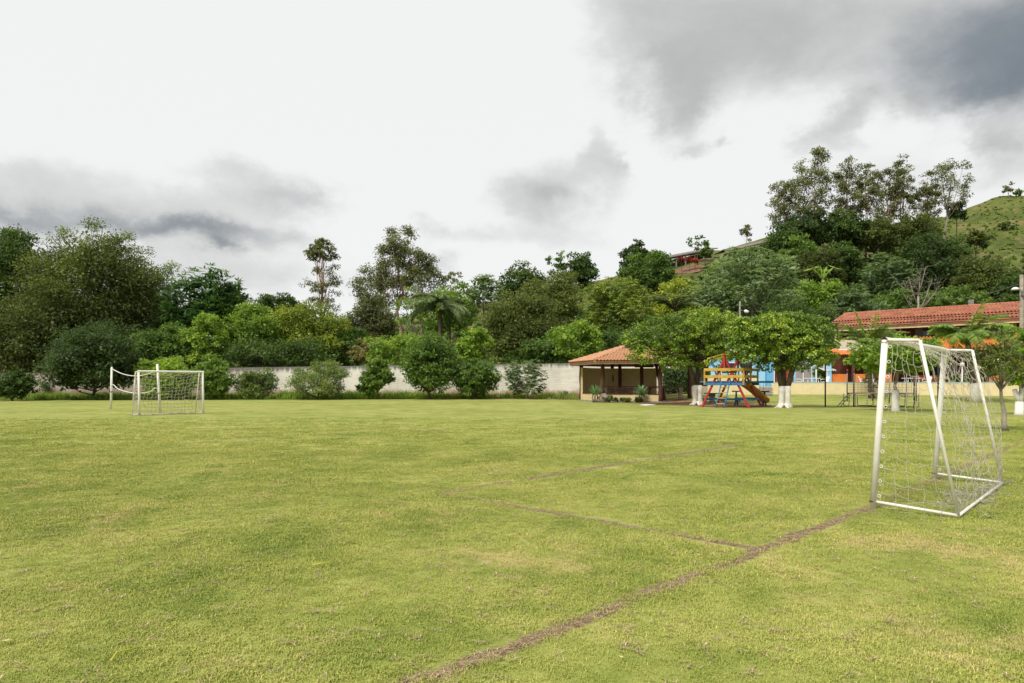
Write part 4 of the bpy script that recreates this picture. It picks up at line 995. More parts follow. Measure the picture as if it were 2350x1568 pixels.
def banana(label, px, py, Y, seed, s):
    rng_ = np.random.default_rng(seed); x_ = gx(px, Y); root = thing('banana_plant', label, 'banana plant', (x_, Y, gz(x_, Y)))
    mb_ = MB(); hd = P(px, py, Y); mb_.tube([(x_, Y, gz(x_, Y)), hd], [.35, .2], 8); mb_.build('stem', M_BARKG, root)
    for q in range(8):
        ph = q * .8 + rng_.uniform(-.2, .2); d = np.array([.8 * math.cos(ph), .5 * math.sin(ph), 1.1]); lv_ = Leaves(); p = np.array(hd)
        for k_ in range(3):
            dd = nrmz((d + np.array([0, 0, -.55 * k_ * k_ * .6]))[None]); lv_.put(p[None] + dd * s * .5, dd, np.array([[0, -.4, 1.]]) + rng_.normal(0, .1, (1, 3)), np.array([s * 1.2]), np.array([s * .34]), np.array([.6 + rng_.normal(0, .1)])); p = p + dd[0] * s * .8
        lv_.build('leaf', SP['bright'][0], root)
banana('banana plant with wide pale leaves half way up the hill', 1888, 642, 130, 5, 1.8)
# ------------------------------------------------------------------ playground set
P0 = Vector((12.8, 41.0, 0)); E = Vector((.8, -.6, 0)); D = Vector((.6, .8, 0))
def pl(e, d, z): return P0 + E * e + D * d + Vector((0, 0, z))
ps = thing('play_tower', 'red, blue and yellow wooden play tower with ladder and slide', 'play set', P0)
DD = 2.35
for d in (0, DD):
    for sg in (-1, 1):
        mb = MB(); mb.beam(pl(1.45 * sg, d, -.05), pl(.02 * sg, d + .001, 2.95), .11, .12, up=D); mb.build('frame_leg', M_RED, ps)
    mb = MB(); mb.beam(pl(0, d - .07, 2.35), pl(0, d - .07, 3.25), .10, .16, up=D); mb.build('king_post', M_RED, ps)
mb = MB(); mb.beam(pl(0, -.2, 3.2), pl(0, DD + .2, 3.2), .09, .14); mb.build('ridge_beam', M_RED, ps)
for sg in (-1, 1):
    for d in (-.12, DD * .5, DD + .12):
        mb = MB(); mb.beam(pl(.05 * sg, d, 3.2), pl(.98 * sg, d, 2.98), .04, .12, up=D); mb.build('roof_slat', M_YEL, ps)
    mb = MB(); mb.beam(pl(.92 * sg, .1, 2.96), pl(.42 * sg, .1, 1.5), .06, .07, up=D); mb.build('roof_strut', M_BLUE, ps)
    mb = MB(); mb.beam(pl(.92 * sg, DD - .1, 2.96), pl(.42 * sg, DD - .1, 1.5), .06, .07, up=D); mb.build('roof_strut', M_DBLUE, ps)
# deck
for q in range(9):
    d = .05 + q * (DD - .1) / 8; mb = MB(); mb.box(pl(0, d, 1.50), (2.5, .24, .035), rot=math.atan2(E.y, E.x)); mb.build('deck_plank', M_DBLUE, ps)
for d in (-.10, DD + .10):
    mb = MB(); mb.beam(pl(-1.25, d, 1.41), pl(1.25, d, 1.41), .06, .16); mb.build('deck_beam', M_BLUE, ps)
mb = MB(); mb.tube([pl(-1.6, .1, 1.53), pl(2.35, DD * .7, 1.53)], .055, 8); mb.build('swing_beam', M_BLUE, ps)
# railings
def rail(a, b, nm='rail'):
    for z in (1.86, 2.28):
        mb_ = MB(); mb_.beam(a + Vector((0, 0, z)), b + Vector((0, 0, z)), .045, .16 if z > 2 else .17); mb_.build(nm, M_YEL, ps)
c00, c10, c11, c01 = (P0 + E * e + D * d for e, d in ((-1.22, -.17), (1.15, -.17), (1.15, DD + .17), (-1.22, DD + .17)))
rail(c00, c10); rail(c10, c11); rail(c01, c11); rail(c00, c01)
for c_ in (c00, c10, c11, c01, (c10 + c11) / 2, (c01 + c11) / 2):
    mb = MB(); mb.beam(c_ + Vector((0, 0, 1.36)), c_ + Vector((0, 0, 2.3)), .08, .08); mb.build('rail_post', M_YEL, ps)
# ladder
la, lb_ = P(1655.8, 879, 40.9), P(1675, 879, 40.6); ga, gb = G(1642, 936.5), G(1660.7, 936.8)
la.z = lb_.z = 1.5
for a, b in ((ga, la), (gb, lb_)):
    mb = MB(); mb.tube([a - Vector((0, 0, .05)), b + Vector((0, 0, .02))], .04, 8); mb.build('ladder_rail', M_BLUE, ps)
for q in range(4):
    t = (q + .75) / 4.6; mb = MB(); mb.tube([ga.lerp(la, t), gb.lerp(lb_, t)], .03, 7); mb.build('rung', M_YEL, ps)
# slide: a trough with raised lips
s0, s1 = Vector((14.05, 42.35, 1.52)), Vector((16.1, 43.4, .22)); dv = (s1 - s0); sd = Vector((-dv.y, dv.x, 0)).normalized()
v_ = []; f_ = []; NP = 12
for q in range(NP + 1):
    t = q / NP; c_ = s0.lerp(s1, t); c_.z = 1.52 - 1.35 * (t ** 1.08) + .10 * math.sin(math.pi * t) + (.10 * max(0, t - .85) / .15)
    for w_, h_ in ((-.36, .22), (-.31, .20), (-.24, .02), (0, 0), (.24, .02), (.31, .20), (.36, .22), (.36, .10), (.24, -.06), (-.24, -.06), (-.36, .10)):
        v_.append(c_ + sd * w_ + Vector((0, 0, h_)))
k_ = 11
for q in range(NP):
    for j in range(k_): f_.append((q * k_ + j, q * k_ + (j + 1) % k_, (q + 1) * k_ + (j + 1) % k_, (q + 1) * k_ + j))
f_ += [tuple(range(k_)), tuple(reversed(range(NP * k_, NP * k_ + k_)))]
mb = MB(); mb.add(v_, f_, False); mb.build('slide', M_SLIDE, ps)
mb = MB(); mb.tube([s1.lerp(s0, .12) + Vector((0, 0, -.05)), s1.lerp(s0, .12) * 1 + Vector((0, 0, -.55))], .035, 6); mb.build('slide_foot', M_RED, ps)
# braces between the legs
mb = MB(); mb.beam(pl(-1.2, DD * .5, .48), pl(1.35, DD * .5, .46), .10, .12); mb.build('brace', M_BLUE, ps)
for sg in (-1, 1):
    mb = MB(); mb.beam(pl(1.28 * sg, 0, .47), pl(1.28 * sg, DD, .47), .09, .10); mb.build('brace', M_BLUE, ps)
# swing on the beam end
sw = thing('swing', 'blue plank swing on two chains at the end of the play tower', 'swing', P(1747, 919, 42.2))
sp0 = Vector(sw.location)
for px in (1744.5, 1752):
    mb = MB(); mb.tube([P(px, 919, 42.2), P(px - .5, 877, 42.2)], .012, 5); mb.build('chain', M_GALV, sw)
mb = MB(); mb.box((sp0.x, sp0.y, sp0.z), (.46, .2, .05), rot=-.4); mb.build('seat', M_BLUE, sw)
# blue rocker behind
rk = thing('rocker', 'low blue seesaw with round end frames under the play tower', 'seesaw', pl(.4, 3.6, 0))
for e in (-.55, 1.25):
    mb = MB(); c_ = pl(e, 3.6, 0)
    for sg in (-1, 1): mb.tube([c_ + D * .30 * sg - Vector((0, 0, .03)), c_ + D * .06 * sg + Vector((0, 0, .46))], .05, 6)
    mb.tube([c_ + Vector((0, 0, .46)), c_ + Vector((0, 0, .95))], .055, 6); mb.tube([c_ + E * -.28 + Vector((0, 0, .93)), c_ + E * .28 + Vector((0, 0, .93))], .045, 6); mb.build('end_frame', M_DBLUE, rk)
mb = MB(); mb.beam(pl(-.6, 3.6, .5), pl(1.3, 3.6, .5), .16, .07); mb.build('plank', M_BLUE, rk)
# concrete table and stools
def pedestal(name, label, px, py, r, h, Y, cat):
    x_ = gx(px, Y); z_ = gz(x_, Y); root = thing(name, label, cat, (x_, Y, z_), 'concrete picnic furniture' if cat == 'stool' else None)
    mb_ = MB(); mb_.tube([(x_, Y, z_ - .03), (x_, Y, z_ + .06), (x_, Y, z_ + h * .35), (x_, Y, z_ + h * .92)], [r * .62, r * .5, r * .32, r * .45], 12); mb_.build('pedestal', M_CONC, root)
    mb_ = MB(); mb_.tube([(x_, Y, z_ + h * .92), (x_, Y, z_ + h)], [r, r * .98], 18, smooth=False); mb_.build('top', M_CONCD, root)
pedestal('concrete_table', 'round concrete picnic table left behind the play tower', 1634, 0, .55, .76, 46.5, 'table')
for px, Y, lab in ((1617, 45.6, 'concrete stool left of the picnic table'), (1657, 45.8, 'concrete stool behind the ladder'), (1664, 47.2, 'concrete stool behind the brace, farther back'), (1696, 46.0, 'concrete stool behind the slide')):
    pedestal('concrete_stool', lab, px, 0, .30, .46, Y, 'stool')

# ------------------------------------------------------------------ goals
def goal(name, label, a, b, back, tilt, top_back, top_depth, foot_depth, h, rp, rs, seed, cell, cord, hooks, heap):
    """a, b: feet of the posts; back: unit vector behind the goal"""
    a, b, back = Vector(a), Vector(b), Vector(back); root = thing(name, label, 'goal', (a + b) / 2)
    up = Vector((0, 0, h)) + back * tilt; rng_ = random.Random(seed)
    A, Bt = a + up, b + up
    for f0, t0 in ((a, A), (b, Bt)):
        mb_ = MB(); mb_.tube([f0 - Vector((0, 0, .06)), f0.lerp(t0, .5), t0], rp, 14); mb_.build('post', M_WHITE, root)
    w = (b - a).normalized(); mb_ = MB(); n_ = 14
    # crossbar is an open pipe end
    mb_.tube([A - w * rp * 1.1, Bt + w * rp * 1.1], rp, n_, cap=False); mb_.tube([A - w * rp * 1.1, Bt + w * rp * 1.1], rp * .86, n_, cap=False); cb_ = mb_.build('crossbar', M_WHITE, root)
    for q, s_ in ((A, -1), (Bt, 1)):
        mb_ = MB(); mb_.tube([q + w * s_ * rp * .6, q + w * s_ * rp * .7], rp * .85, n_); o_ = mb_.build('pipe_bore', M_RUST, root)
        o_.parent = cb_; o_.location = -parent_loc(cb_)
    TA, TB = A + back * top_depth - Vector((0, 0, .02)), Bt + back * top_depth - Vector((0, 0, .02)); FA, FB = a + back * foot_depth + Vector((0, 0, .03)), b + back * foot_depth + Vector((0, 0, .03))
    for p_, t_, f_, g_ in ((A, TA, FA, a), (Bt, TB, FB, b)):
        mb_ = MB(); mb_.tube([p_, t_], rs, 8); mb_.build('top_stay', M_WHITE, root)
        mb_ = MB(); mb_.tube([t_ - (t_ - f_).normalized() * 0, f_], rs, 8); mb_.build('back_stay', M_WHITE, root)
        mb_ = MB(); mb_.tube([g_ + Vector((0, 0, .09)), f_], rs * .95, 8); mb_.build('ground_bar', M_WHITE, root)
        mb_ = MB(); mb_.tube([g_ + Vector((0, 0, .082)), g_ + Vector((0, 0, .10))], rp * 1.06, 14); mb_.build('weld_ring', M_RUST, root)
    mb_ = MB(); mb_.tube([FA, FB], rs * .95, 8); mb_.build('ground_bar', M_WHITE, root)
    # net
    nt_ = MB()
    def cordline(pts): nt_.tube(pts, cord, 4, cap=False)
    def surf(fn, nu, nv, sag, jit):
        nodes = {}
        for i in range(nu + 1):
            for j in range(nv + 1):
                e_ = 0 if (i in (0, nu) or j in (0, nv)) else 1
                nodes[i, j] = Vector(fn(i / nu, j / nv)) + Vector((rng_.gauss(0, jit), rng_.gauss(0, jit), rng_.gauss(0, jit))) * (.3 + .7 * e_)
        for i in range(nu + 1):
            for j in range(nv + 1):
                for di, dj in ((1, 0), (0, 1)):
                    if (i + di, j + dj) not in nodes: continue
                    p_, q_ = nodes[i, j], nodes[i + di, j + dj]; s_ = sag * rng_.uniform(.3, 1.4) * (1 if di else .35)
                    o_ = Vector((rng_.gauss(0, sag * .4), rng_.gauss(0, sag * .4), 0))
                    cordline([p_, p_.lerp(q_, .3) + o_ * .8 - Vector((0, 0, s_ * .8)), p_.lerp(q_, .68) + o_ * .7 - Vector((0, 0, s_ * .85)), q_])
    W_ = (b - a).length
    def side(p_, t_, f_, g_, bul):
        def fn(u, v):      # u across from post to stay, v downwards
            l = p_.lerp(g_ + Vector((0, 0, .05)), v) + back * (rp + .05) ; r_ = t_.lerp(f_, v)
            q_ = l.lerp(r_, u); q_ = q_ - Vector((0, 0, .10 * math.sin(math.pi * u * .6) * (1 - v) + .04 * u)); return q_ + w * bul * math.sin(math.pi * u) * .05
        return fn
    nv = int(h / cell)
    surf(side(A, TA, FA, a, -1), max(3, int(foot_depth / cell / 1.05)), nv, cell * .16, cell * .10)
    surf(side(Bt, TB, FB, b, 1), max(3, int(foot_depth / cell / 1.05)), nv, cell * .16, cell * .10)
    def backfn(u, v):
        sagm = math.sin(math.pi * u)
        if v < .16: q_ = A.lerp(Bt, u).lerp(TA.lerp(TB, u), v / .16); return q_ - Vector((0, 0, .16 * sagm * v / .16))
        k2 = (v - .16) / .84; q_ = TA.lerp(TB, u).lerp(FA.lerp(FB, u), k2)
        return q_ - Vector((0, 0, .16 * sagm * (1 - k2))) + back * (.10 * math.sin(math.pi * k2) * (1 + .6 * math.sin(u * 9))) + Vector((0, 0, .015))
    surf(backfn, int(W_ / cell), nv + 2, cell * .24, cell * .13)
    if heap:
        for q in range(heap):
            u = rng_.random(); c_ = FA.lerp(FB, u) + back * rng_.gauss(-.10, .13); c_.z = .02; pts = []
            for k3 in range(9):
                c_ = c_ + Vector((rng_.gauss(0, .06), rng_.gauss(0, .06), 0)); pts.append(Vector((c_.x, c_.y, .012 + abs(rng_.gauss(0, .035)))))
            cordline(pts)
    tag(nt_.build('net', M_CORD, root), kind='stuff')
    for q in range(hooks):
        for f0, t0 in ((a, A), (b, Bt)):
            c_ = f0.lerp(t0, .08 + .88 * q / (hooks - 1)) + back * (rp + .022); mb_ = MB()
            mb_.tube([c_ + back * .017 * math.cos(t) + Vector((0, 0, .017 * math.sin(t))) for t in np.linspace(0, 6.283, 10, endpoint=False)], .0045, 5, closed=True); mb_.build('net_ring', M_WHITE, root)
    return root
n0, n1 = G(2003, 1168), G(2145, 1100)
goal('small_goal', 'near white tube goal with a loose torn net, right foreground', n0, n1, (.745, -.667, 0), .13, 0, .36, .86, 2.0, .036, .019, 3, .15, .0024, 11, 70)
n0, n1 = G(320, 955.2), G(467, 950.3)
goal('small_goal', 'far white tube goal with a hanging net, left across the lawn', n0, n1, (-.745, .667, 0), .10, 0, .36, .86, 2.0, .048, .022, 5, .16, .0075, 9, 25)

# ------------------------------------------------------------------ volleyball posts and cords
v0, v1 = G(254.5, 940), G(368, 950.5)
vt0, vt1 = P(256.5, 843, v0.y), P(361, 836, v1.y)
for f0, t0, lab in ((v0, vt0, 'left white volleyball post behind the far goal'), (v1, vt1, 'right leaning white volleyball post in front of the far goal net')):
    root = thing('volleyball_post', lab, 'post', f0, 'volleyball posts')
    mb = MB(); mb.tube([f0 - Vector((0, 0, .05)), f0.lerp(t0, .5), t0], [.062, .056, .052], 12); mb.build('pole', M_WHITE, root)
    mb = MB(); mb.tube([t0, t0 + Vector((0, 0, .06))], .03, 8); mb.build('cap', M_GALV, root)
    q_ = f0.lerp(t0, .42); mb = MB(); mb.tube([q_ + Vector((0, 0, -.03)), q_ + Vector((0, 0, .03))], .075, 10); mb.build('collar', M_GALV, root)
def cord_between(label, a, b, sag, kink):
    pts = []
    for q in range(25):
        t = q / 24; p = a.lerp(b, t); p.z -= sag * 4 * t * (1 - t)
        if kink: p.z += .12 * (math.exp(-((t - .06) / .04) ** 2) + math.exp(-((t - .93) / .05) ** 2))
        pts.append(p)
    mb_ = MB(); mb_.tube(pts, .022, 7); tag(mb_.build('net_cord', M_ROPE), label, 'cord', 'cords between the volleyball posts')
cord_between('upper sagging white cord between the volleyball posts', v0.lerp(vt0, .97), v1.lerp(vt1, .88), .34, False)
cord_between('lower sagging white cord between the volleyball posts', v0.lerp(vt0, .57), v1.lerp(vt1, .50), .30, True)

# ------------------------------------------------------------------ trampoline and steel poles
tc_ = Vector((gx(2021, 42.2), 42.2, 0)); TR = 1.85
tr = thing('trampoline', 'round trampoline on bent tube legs with padded safety poles', 'trampoline', tc_)
ring = [tc_ + Vector((TR * math.cos(a), TR * math.sin(a), .82)) for a in np.linspace(0, 2 * math.pi, 40, endpoint=False)]
mb = MB(); mb.tube(ring, .03, 6, closed=True); mb.build('frame_ring', M_GALV, tr)
mb = MB(); mb.add([tc_ + Vector((1.55 * math.cos(a), 1.55 * math.sin(a), z)) for z in (.81, .80) for a in np.linspace(0, 2 * math.pi, 40, endpoint=False)], [tuple(range(40)), tuple(reversed(range(40, 80)))] + [(i, i + 40, (i + 1) % 40 + 40, (i + 1) % 40) for i in range(40)]); mb.build('jumping_mat', M_DARK, tr)
for q in range(8):
    a0, a1 = q * math.pi / 4, (q + 1) * math.pi / 4; v_ = []
    for s_ in range(6):
        a = a0 + (a1 - a0) * s_ / 5
        for r_, z in ((1.50, .825), (1.9, .835), (1.9, .79)): v_.append(tc_ + Vector((r_ * math.cos(a), r_ * math.sin(a), z)))
    mb = MB(); mb.add(v_, [(s_ * 3 + j, s_ * 3 + j + 1, s_ * 3 + j + 4, s_ * 3 + j + 3) for s_ in range(5) for j in range(2)]); mb.build('edge_pad', (M_DBLUE, M_YEL, M_TABLE)[q % 3], tr)
for q in range(6):
    a = R(15 + 60 * q); c_, s_ = math.cos(a), math.sin(a); b = tc_ + Vector((TR * c_, TR * s_, 0))
    mb = MB(); mb.tube([b + Vector((0, 0, .82)), b + Vector((0, 0, .08)), b + Vector((-s_ * .12, c_ * .12, .02)), b + Vector((-s_ * .8, c_ * .8, .02)), b + Vector((-s_ * .92, c_ * .92, .08)), b + Vector((-s_ * .92, c_ * .92, .82))], .024, 6); mb.build('leg', M_GALV, tr)
    b = tc_ + Vector((1.96 * c_, 1.96 * s_, 0)); mb = MB(); mb.tube([b + Vector((0, 0, .3)), b + Vector((0, 0, 2.15))], .032, 7); po = mb.build('safety_pole', M_GALV, tr)
    mb = MB(); mb.tube([b + Vector((0, 0, 2.1)), b + Vector((0, 0, 2.35))], .04, 7); o = mb.build('pole_cap', M_TABLE, tr); o.parent = po; o.location = -parent_loc(po)
for s_ in (-.18, .18):
    mb = MB(); mb.tube([tc_ + Vector((-1.9, s_, .8)), tc_ + Vector((-2.75, s_ - .3, 0))], .022, 6); mb.build('ladder_rail', M_GALV, tr)
for q in range(3):
    t = (q + 1) / 4; mb = MB(); mb.box(tc_ + Vector((-1.9 - .85 * t, -.3 * t, .8 - .8 * t)), (.09, .36, .03)); mb.build('ladder_step', M_GALV, tr)
# safety net, as fine threads
mb = MB()
for q in range(48):
    a = q * math.pi / 24; mb.tube([tc_ + Vector((1.9 * math.cos(a), 1.9 * math.sin(a), z)) for z in (.85, 1.5)], .004, 3, cap=False)
for z in np.linspace(.9, 1.5, 5): mb.tube([tc_ + Vector((1.9 * math.cos(a), 1.9 * math.sin(a), z)) for a in np.linspace(0, 6.283, 32, endpoint=False)], .004, 3, closed=True)
tag(mb.build('safety_net', M_STEEL, tr), kind='stuff')
def spole(label, px, base, top, arm=None):
    b = G(px, base); root = thing('steel_pole', label, 'pole', b, 'dark steel poles round the trampoline')
    t_ = P(px, top, b.y); mb_ = MB(); mb_.tube([b - Vector((0, 0, .05)), t_], .045, 8); mb_.build('shaft', M_STEEL, root)
    mb_ = MB(); mb_.tube([t_, t_ + Vector((0, 0, .03))], .055, 8); mb_.build('cap', M_STEEL, root)
    if arm: mb_ = MB(); mb_.tube([t_ - Vector((0, 0, .04)), P(arm, top, b.y - .3) - Vector((0, 0, .04))], .04, 8); mb_.build('top_rail', M_STEEL, root)
spole('dark steel pole left of the trampoline beside the shade tree', 1894, 934.5, 812)
spole('dark steel pole with a top rail behind the trampoline', 1959.5, 934, 804.5, 2030)
spole('short dark steel pole right of the trampoline', 2098, 938, 858)
spole('dark steel pole behind the near goal posts', 2153, 938, 797)

# ------------------------------------------------------------------ terrace
TZ = 1.15
tf = [(gx(1600, 58.6), 58.6), (gx(1770, 58.3), 58.3), (gx(2360, 54.4), 54.4), (gx(2560, 53), 53), (95, 90), (20, 92), (gx(1600, 60), 64)]
mb = MB(); mb.poly([(x, y, TZ) for x, y in tf], 1.4); tag(mb.build('terrace', M_PAVE), kind='structure')
def panel_wall(name, label, pts, z0, z1, m, step, coping=None):
    a, b = Vector((*pts[0], 0)), Vector((*pts[1], 0)); root = thing(name, label, 'wall', (a.x, a.y, z0)); L = (b - a).length; n_ = max(1, round(L / step)); d = (b - a) / n_
    for i in range(n_):
        p_, q_ = a + d * (i + .006), a + d * (i + .994); mb_ = MB(); zc = (z0 + z1) / 2; mb_.beam(p_ + Vector((0, 0, zc)), q_ + Vector((0, 0, zc)), .18, z1 - z0); mb_.build('panel', m, root)
    mb_ = MB(); mb_.beam(a + Vector((0, 0, (z0 + z1) / 2 - .02)), b + Vector((0, 0, (z0 + z1) / 2 - .02)), .14, z1 - z0 - .05); mb_.build('core', m, root)
    if coping: mb_ = MB(); mb_.beam(a + Vector((0, 0, z1 + .02)), b + Vector((0, 0, z1 + .02)), .24, .04); mb_.build('coping', coping, root)
panel_wall('terrace_wall', 'long low cream wall along the hotel terrace', ((gx(1771, 58), 58), (gx(2420, 53.8), 53.8)), .2, 1.49, M_TERR, 1.25, M_SKYB)
panel_wall('terrace_wall', 'short cream wall left of the terrace steps behind the play tower', ((gx(1624, 57), 57), (gx(1741, 56.5), 56.5)), .3, 1.92, M_TERR, 1.1)
stp = thing('terrace_steps', 'grey slatted steps rising to the blue building', 'steps', (gx(1757, 55), 55, .3))
for q in range(6):
    Y = 53.6 + q * .55; z = .22 + q * .15; mb = MB(); mb.box((gx(1757, Y), Y, z), (1.05, .5, .10)); mb.build('step', M_CONC, stp)

# ------------------------------------------------------------------ blue building
YB = 66.5
bb = thing('blue_building', 'light blue flat building behind the play tower', 'building', (gx(1745, YB), YB, TZ))
def face(name, m, px0, px1, py0, py1, Y, th, parent):
    x0, x1 = gx(px0, Y), gx(px1, Y); z1, z0 = zz(py0, Y), (TZ if py1 is None else zz(py1, Y)); mb_ = MB(); mb_.box(((x0 + x1) / 2, Y + th / 2, (z0 + z1) / 2), (x1 - x0, th, z1 - z0)); return mb_.build(name, m, parent)
face('wall', M_SKYB, 1628, 1872, 806, None, YB, .25, bb)
face('wall_panel', M_SKYB2, 1757, 1775, 806, None, YB - .35, .33, bb)
face('pilaster', M_SKYB, 1742, 1756.6, 806, None, YB - .5, .48, bb)
face('door_frame', M_WHITE2, 1775.3, 1778, 806, None, YB - .3, .28, bb)
d_ = face('door', M_DOOR, 1779, 1821, 822, None, YB - .06, .05, bb)
for q in range(5): o = face('door_board', M_DOOR, 1780 + q * 8.2, 1787.4 + q * 8.2, 823, None, YB - .10, .035, bb); o.parent = d_; o.location = -parent_loc(d_)
for a, b in ((1827, 1843), (1845, 1862)): face('door', M_GREYD, a, b, 826, None, YB - .06, .05, bb)
for a, b in ((1843, 1845), (1862, 1866.5)): face('door_frame', M_WHITE2, a, b, 822, None, YB - .12, .11, bb)
face('pilaster', M_SKYB, 1867, 1871, 806, None, YB - .4, .38, bb)
mb = MB(); mb.box((gx(1750, 68.5), 69.2, 4.62), (10.8, 6.4, .18)); mb.build('roof_slab', M_WHITE2, bb)
for a, b, t_, bt_ in ((1655, 1690, 832, 858), (1700, 1728, 832, 858)):
    w_ = face('window', M_WHITE2, a, b, t_, bt_, YB - .03, .03, bb); o = face('pane', M_GLASS, a + 1.5, b - 1.5, t_ + 1.5, bt_ - 1.5, YB - .045, .012, bb); o.parent = w_; o.location = -parent_loc(w_)
pg = thing('pergola', 'white slatted pergola between the blue and orange buildings', 'pergola', (gx(1884, 64), 64, TZ))
for q in range(6):
    x = gx(1873, 64) + q * .2; mb = MB(); mb.beam((x, 62.2, 2.6), (x, 66, 3.4), .05, .09); mb.build('slat', M_WHITE2, pg)
for px in (1873, 1898):
    mb = MB(); mb.box((gx(px, 62.4), 62.4, (TZ + 2.7) / 2), (.1, .1, 2.7 - TZ)); mb.build('post', M_WHITE2, pg)

# ------------------------------------------------------------------ hotel
K = 1.12
HA = Vector((34 * K, 70 * K, 0)); U = Vector((.735, -.678, 0)).normalized(); Nf = Vector((-.678, -.735, 0)).normalized()
def hp(s, t, z): return HA + U * s + Nf * t + Vector((0, 0, z))
ZR = zz(721, 70 * K)
def tile_roof(name, m, s0, s1, t0, z0, t1, z1, parent, pw=.30, pl_=.45):
    """rows of barrel tiles from the top edge (t0, z0) to the eave (t1, z1)"""
    mb_ = MB(); top = hp(s0, t0, z0); dwn = hp(s0, t1, z1) - top; L = dwn.length; dn_ = dwn / L; nz = U.cross(dn_); nz = nz if nz.z > 0 else -nz
    nc, nr_ = int((s1 - s0) / pw), max(1, int(round(L / pl_))); pl2 = L / nr_; rr5 = random.Random(7)
    pr = [(-.5, .0), (-.14, .0), (.0, .085), (.18, .13), (.36, .085), (.5, 0)]
    for r_ in range(nr_):
        for c_ in range(nc):
            o_ = top + U * ((c_ + .5) * pw) + dn_ * (r_ * pl2) + nz * rr5.uniform(0, .012); v2 = []
            for yy, lift in ((-.03, .0), (pl2 + .03, .035)):
                for x_, z_ in pr: v2.append(o_ + U * (x_ * pw) + dn_ * yy + nz * (z_ + lift))
            for x_, z_ in pr: v2.append(o_ + U * (x_ * pw) + dn_ * (pl2 + .03) + nz * (z_ + .015))
            mb_.add(v2, [(i, i + 1, i + 7, i + 6) for i in range(5)] + [(i + 6, i + 7, i + 13, i + 12) for i in range(5)], True)
    # boarding under the tiles
    a, b, c2, d2 = hp(s0, t0, z0 - .03), hp(s1, t0, z0 - .03), hp(s1, t1, z1 - .03), hp(s0, t1, z1 - .03); dn3 = Vector((0, 0, .10))
    mb_.add([a, b, c2, d2, a - dn3, b - dn3, c2 - dn3, d2 - dn3], [(0, 1, 2, 3), (7, 6, 5, 4), (0, 4, 5, 1), (1, 5, 6, 2), (2, 6, 7, 3), (3, 7, 4, 0)])
    return tag(mb_.build(name, m, parent), kind='stuff')
ht = thing('hotel_building', 'long two storey hotel with red tiled roofs and a dark balcony', 'building', hp(8, 3, TZ))
S1 = 27
tile_roof('roof', M_TILER, 0, S1, 0, ZR, 4.0, zz(739, 67.35 * K), ht)
tile_roof('back_roof', M_TILER, 0, S1, 0, ZR, -3.5, zz(739, 67.35 * K), ht, .5, 1.2)
tile_roof('lower_eave', M_TILER, .8, S1, 3.75, zz(739, 67.35 * K) - .22, 4.95, zz(750, 66.7 * K), ht)
mb = MB()
for q in range(int(S1 / .4)): mb.tube([hp(q * .4, 0, ZR + .05), hp(q * .4 + .43, 0, ZR + .06)], [.12, .10], 6)
tag(mb.build('ridge_tiles', M_TILER, ht), kind='stuff')
zE = zz(750, 66.7 * K)
mb = MB(); mb.beam(hp(.9, 4.85, zE - .18), hp(S1, 4.85, zE - .18), .06, .22); mb.build('eave_beam', M_FASCIA, ht)
mb = MB(); mb.beam(hp(.9, 4.70, zE - .42), hp(S1, 4.70, zE - .42), .14, .22); mb.build('balcony_lintel', M_CREAM, ht)
zB0 = 5.95
mb = MB(); mb.beam(hp(.4, 1.6, 4.2), hp(S1, 1.6, 4.2), .25, 6.1); mb.build('upper_wall', M_BROWNW, ht)
mb = MB(); mb.beam(hp(.3, 4.6, zB0 - .5), hp(S1, 4.6, zB0 - .5), .18, 1.0); mb.build('balcony_parapet', M_CREAM, ht)
mb = MB(); mb.beam(hp(.3, 3.0, 4.75), hp(S1, 3.0, 4.75), 3.0, .2); mb.build('balcony_floor', M_CREAM, ht)
mb = MB(); mb.beam(hp(.25, -.5, 4.3), hp(.25, 3.6, 4.3), .22, 6.2); mb.build('end_wall', M_CREAM, ht)
for q in range(8):
    s = 1.2 + q * 3.2
    w_ = MB(); w_.beam(hp(s, 1.76, 6.2), hp(s + 1.5, 1.76, 6.2), .06, 1.9); wo_ = w_.build('window', M_CURT, ht)
    w_ = MB(); w_.beam(hp(s + .78, 1.81, 6.2), hp(s + 1.42, 1.81, 6.2), .03, 1.7); o = w_.build('pane', M_GLASS, ht); o.parent = wo_; o.location = -parent_loc(wo_)
    mb = MB(); mb.beam(hp(s + 2.5, 4.62, 4.6), hp(s + 2.5, 4.62, zE - .5), .16, .16, up=U); mb.build('balcony_post', M_BROWNW, ht)
mb = MB(); mb.box(hp(12.2, -.6, ZR + .25), (.35, .35, .9)); mb.build('chimney', M_CONC, ht)
# ground floor verandah under an orange tiled roof
s_v = 7.6
tile_roof('verandah_roof', M_TILEO, s_v, S1, 4.72, zz(777, 62.5 * K), 8.6, zz(803, 58.3 * K), ht)
zv = zz(803, 58.3 * K)
mb = MB(); mb.beam(hp(s_v, 8.4, zv - .22), hp(S1, 8.4, zv - .22), .12, .2); mb.build('verandah_beam', M_WOOD, ht)
mb = MB(); mb.beam(hp(.3, 4.45, 3.0), hp(S1, 4.45, 3.0), .2, 3.7); mb.build('verandah_wall', M_BROWNW, ht)
for q in range(6):
    s = 8.6 + q * 3.1; mb = MB(); mb.tube([hp(s, 8.3, TZ), hp(s, 8.3, zv - .2)], .12, 8); mb.build('verandah_post', M_WOOD, ht)
    if q != 1:
        mb = MB(); mb.beam(hp(s + .15, 8.3, TZ + .52), hp(s + 2.95, 8.3, TZ + .52), .15, 1.04); mb.build('verandah_parapet', M_ORNG, ht)
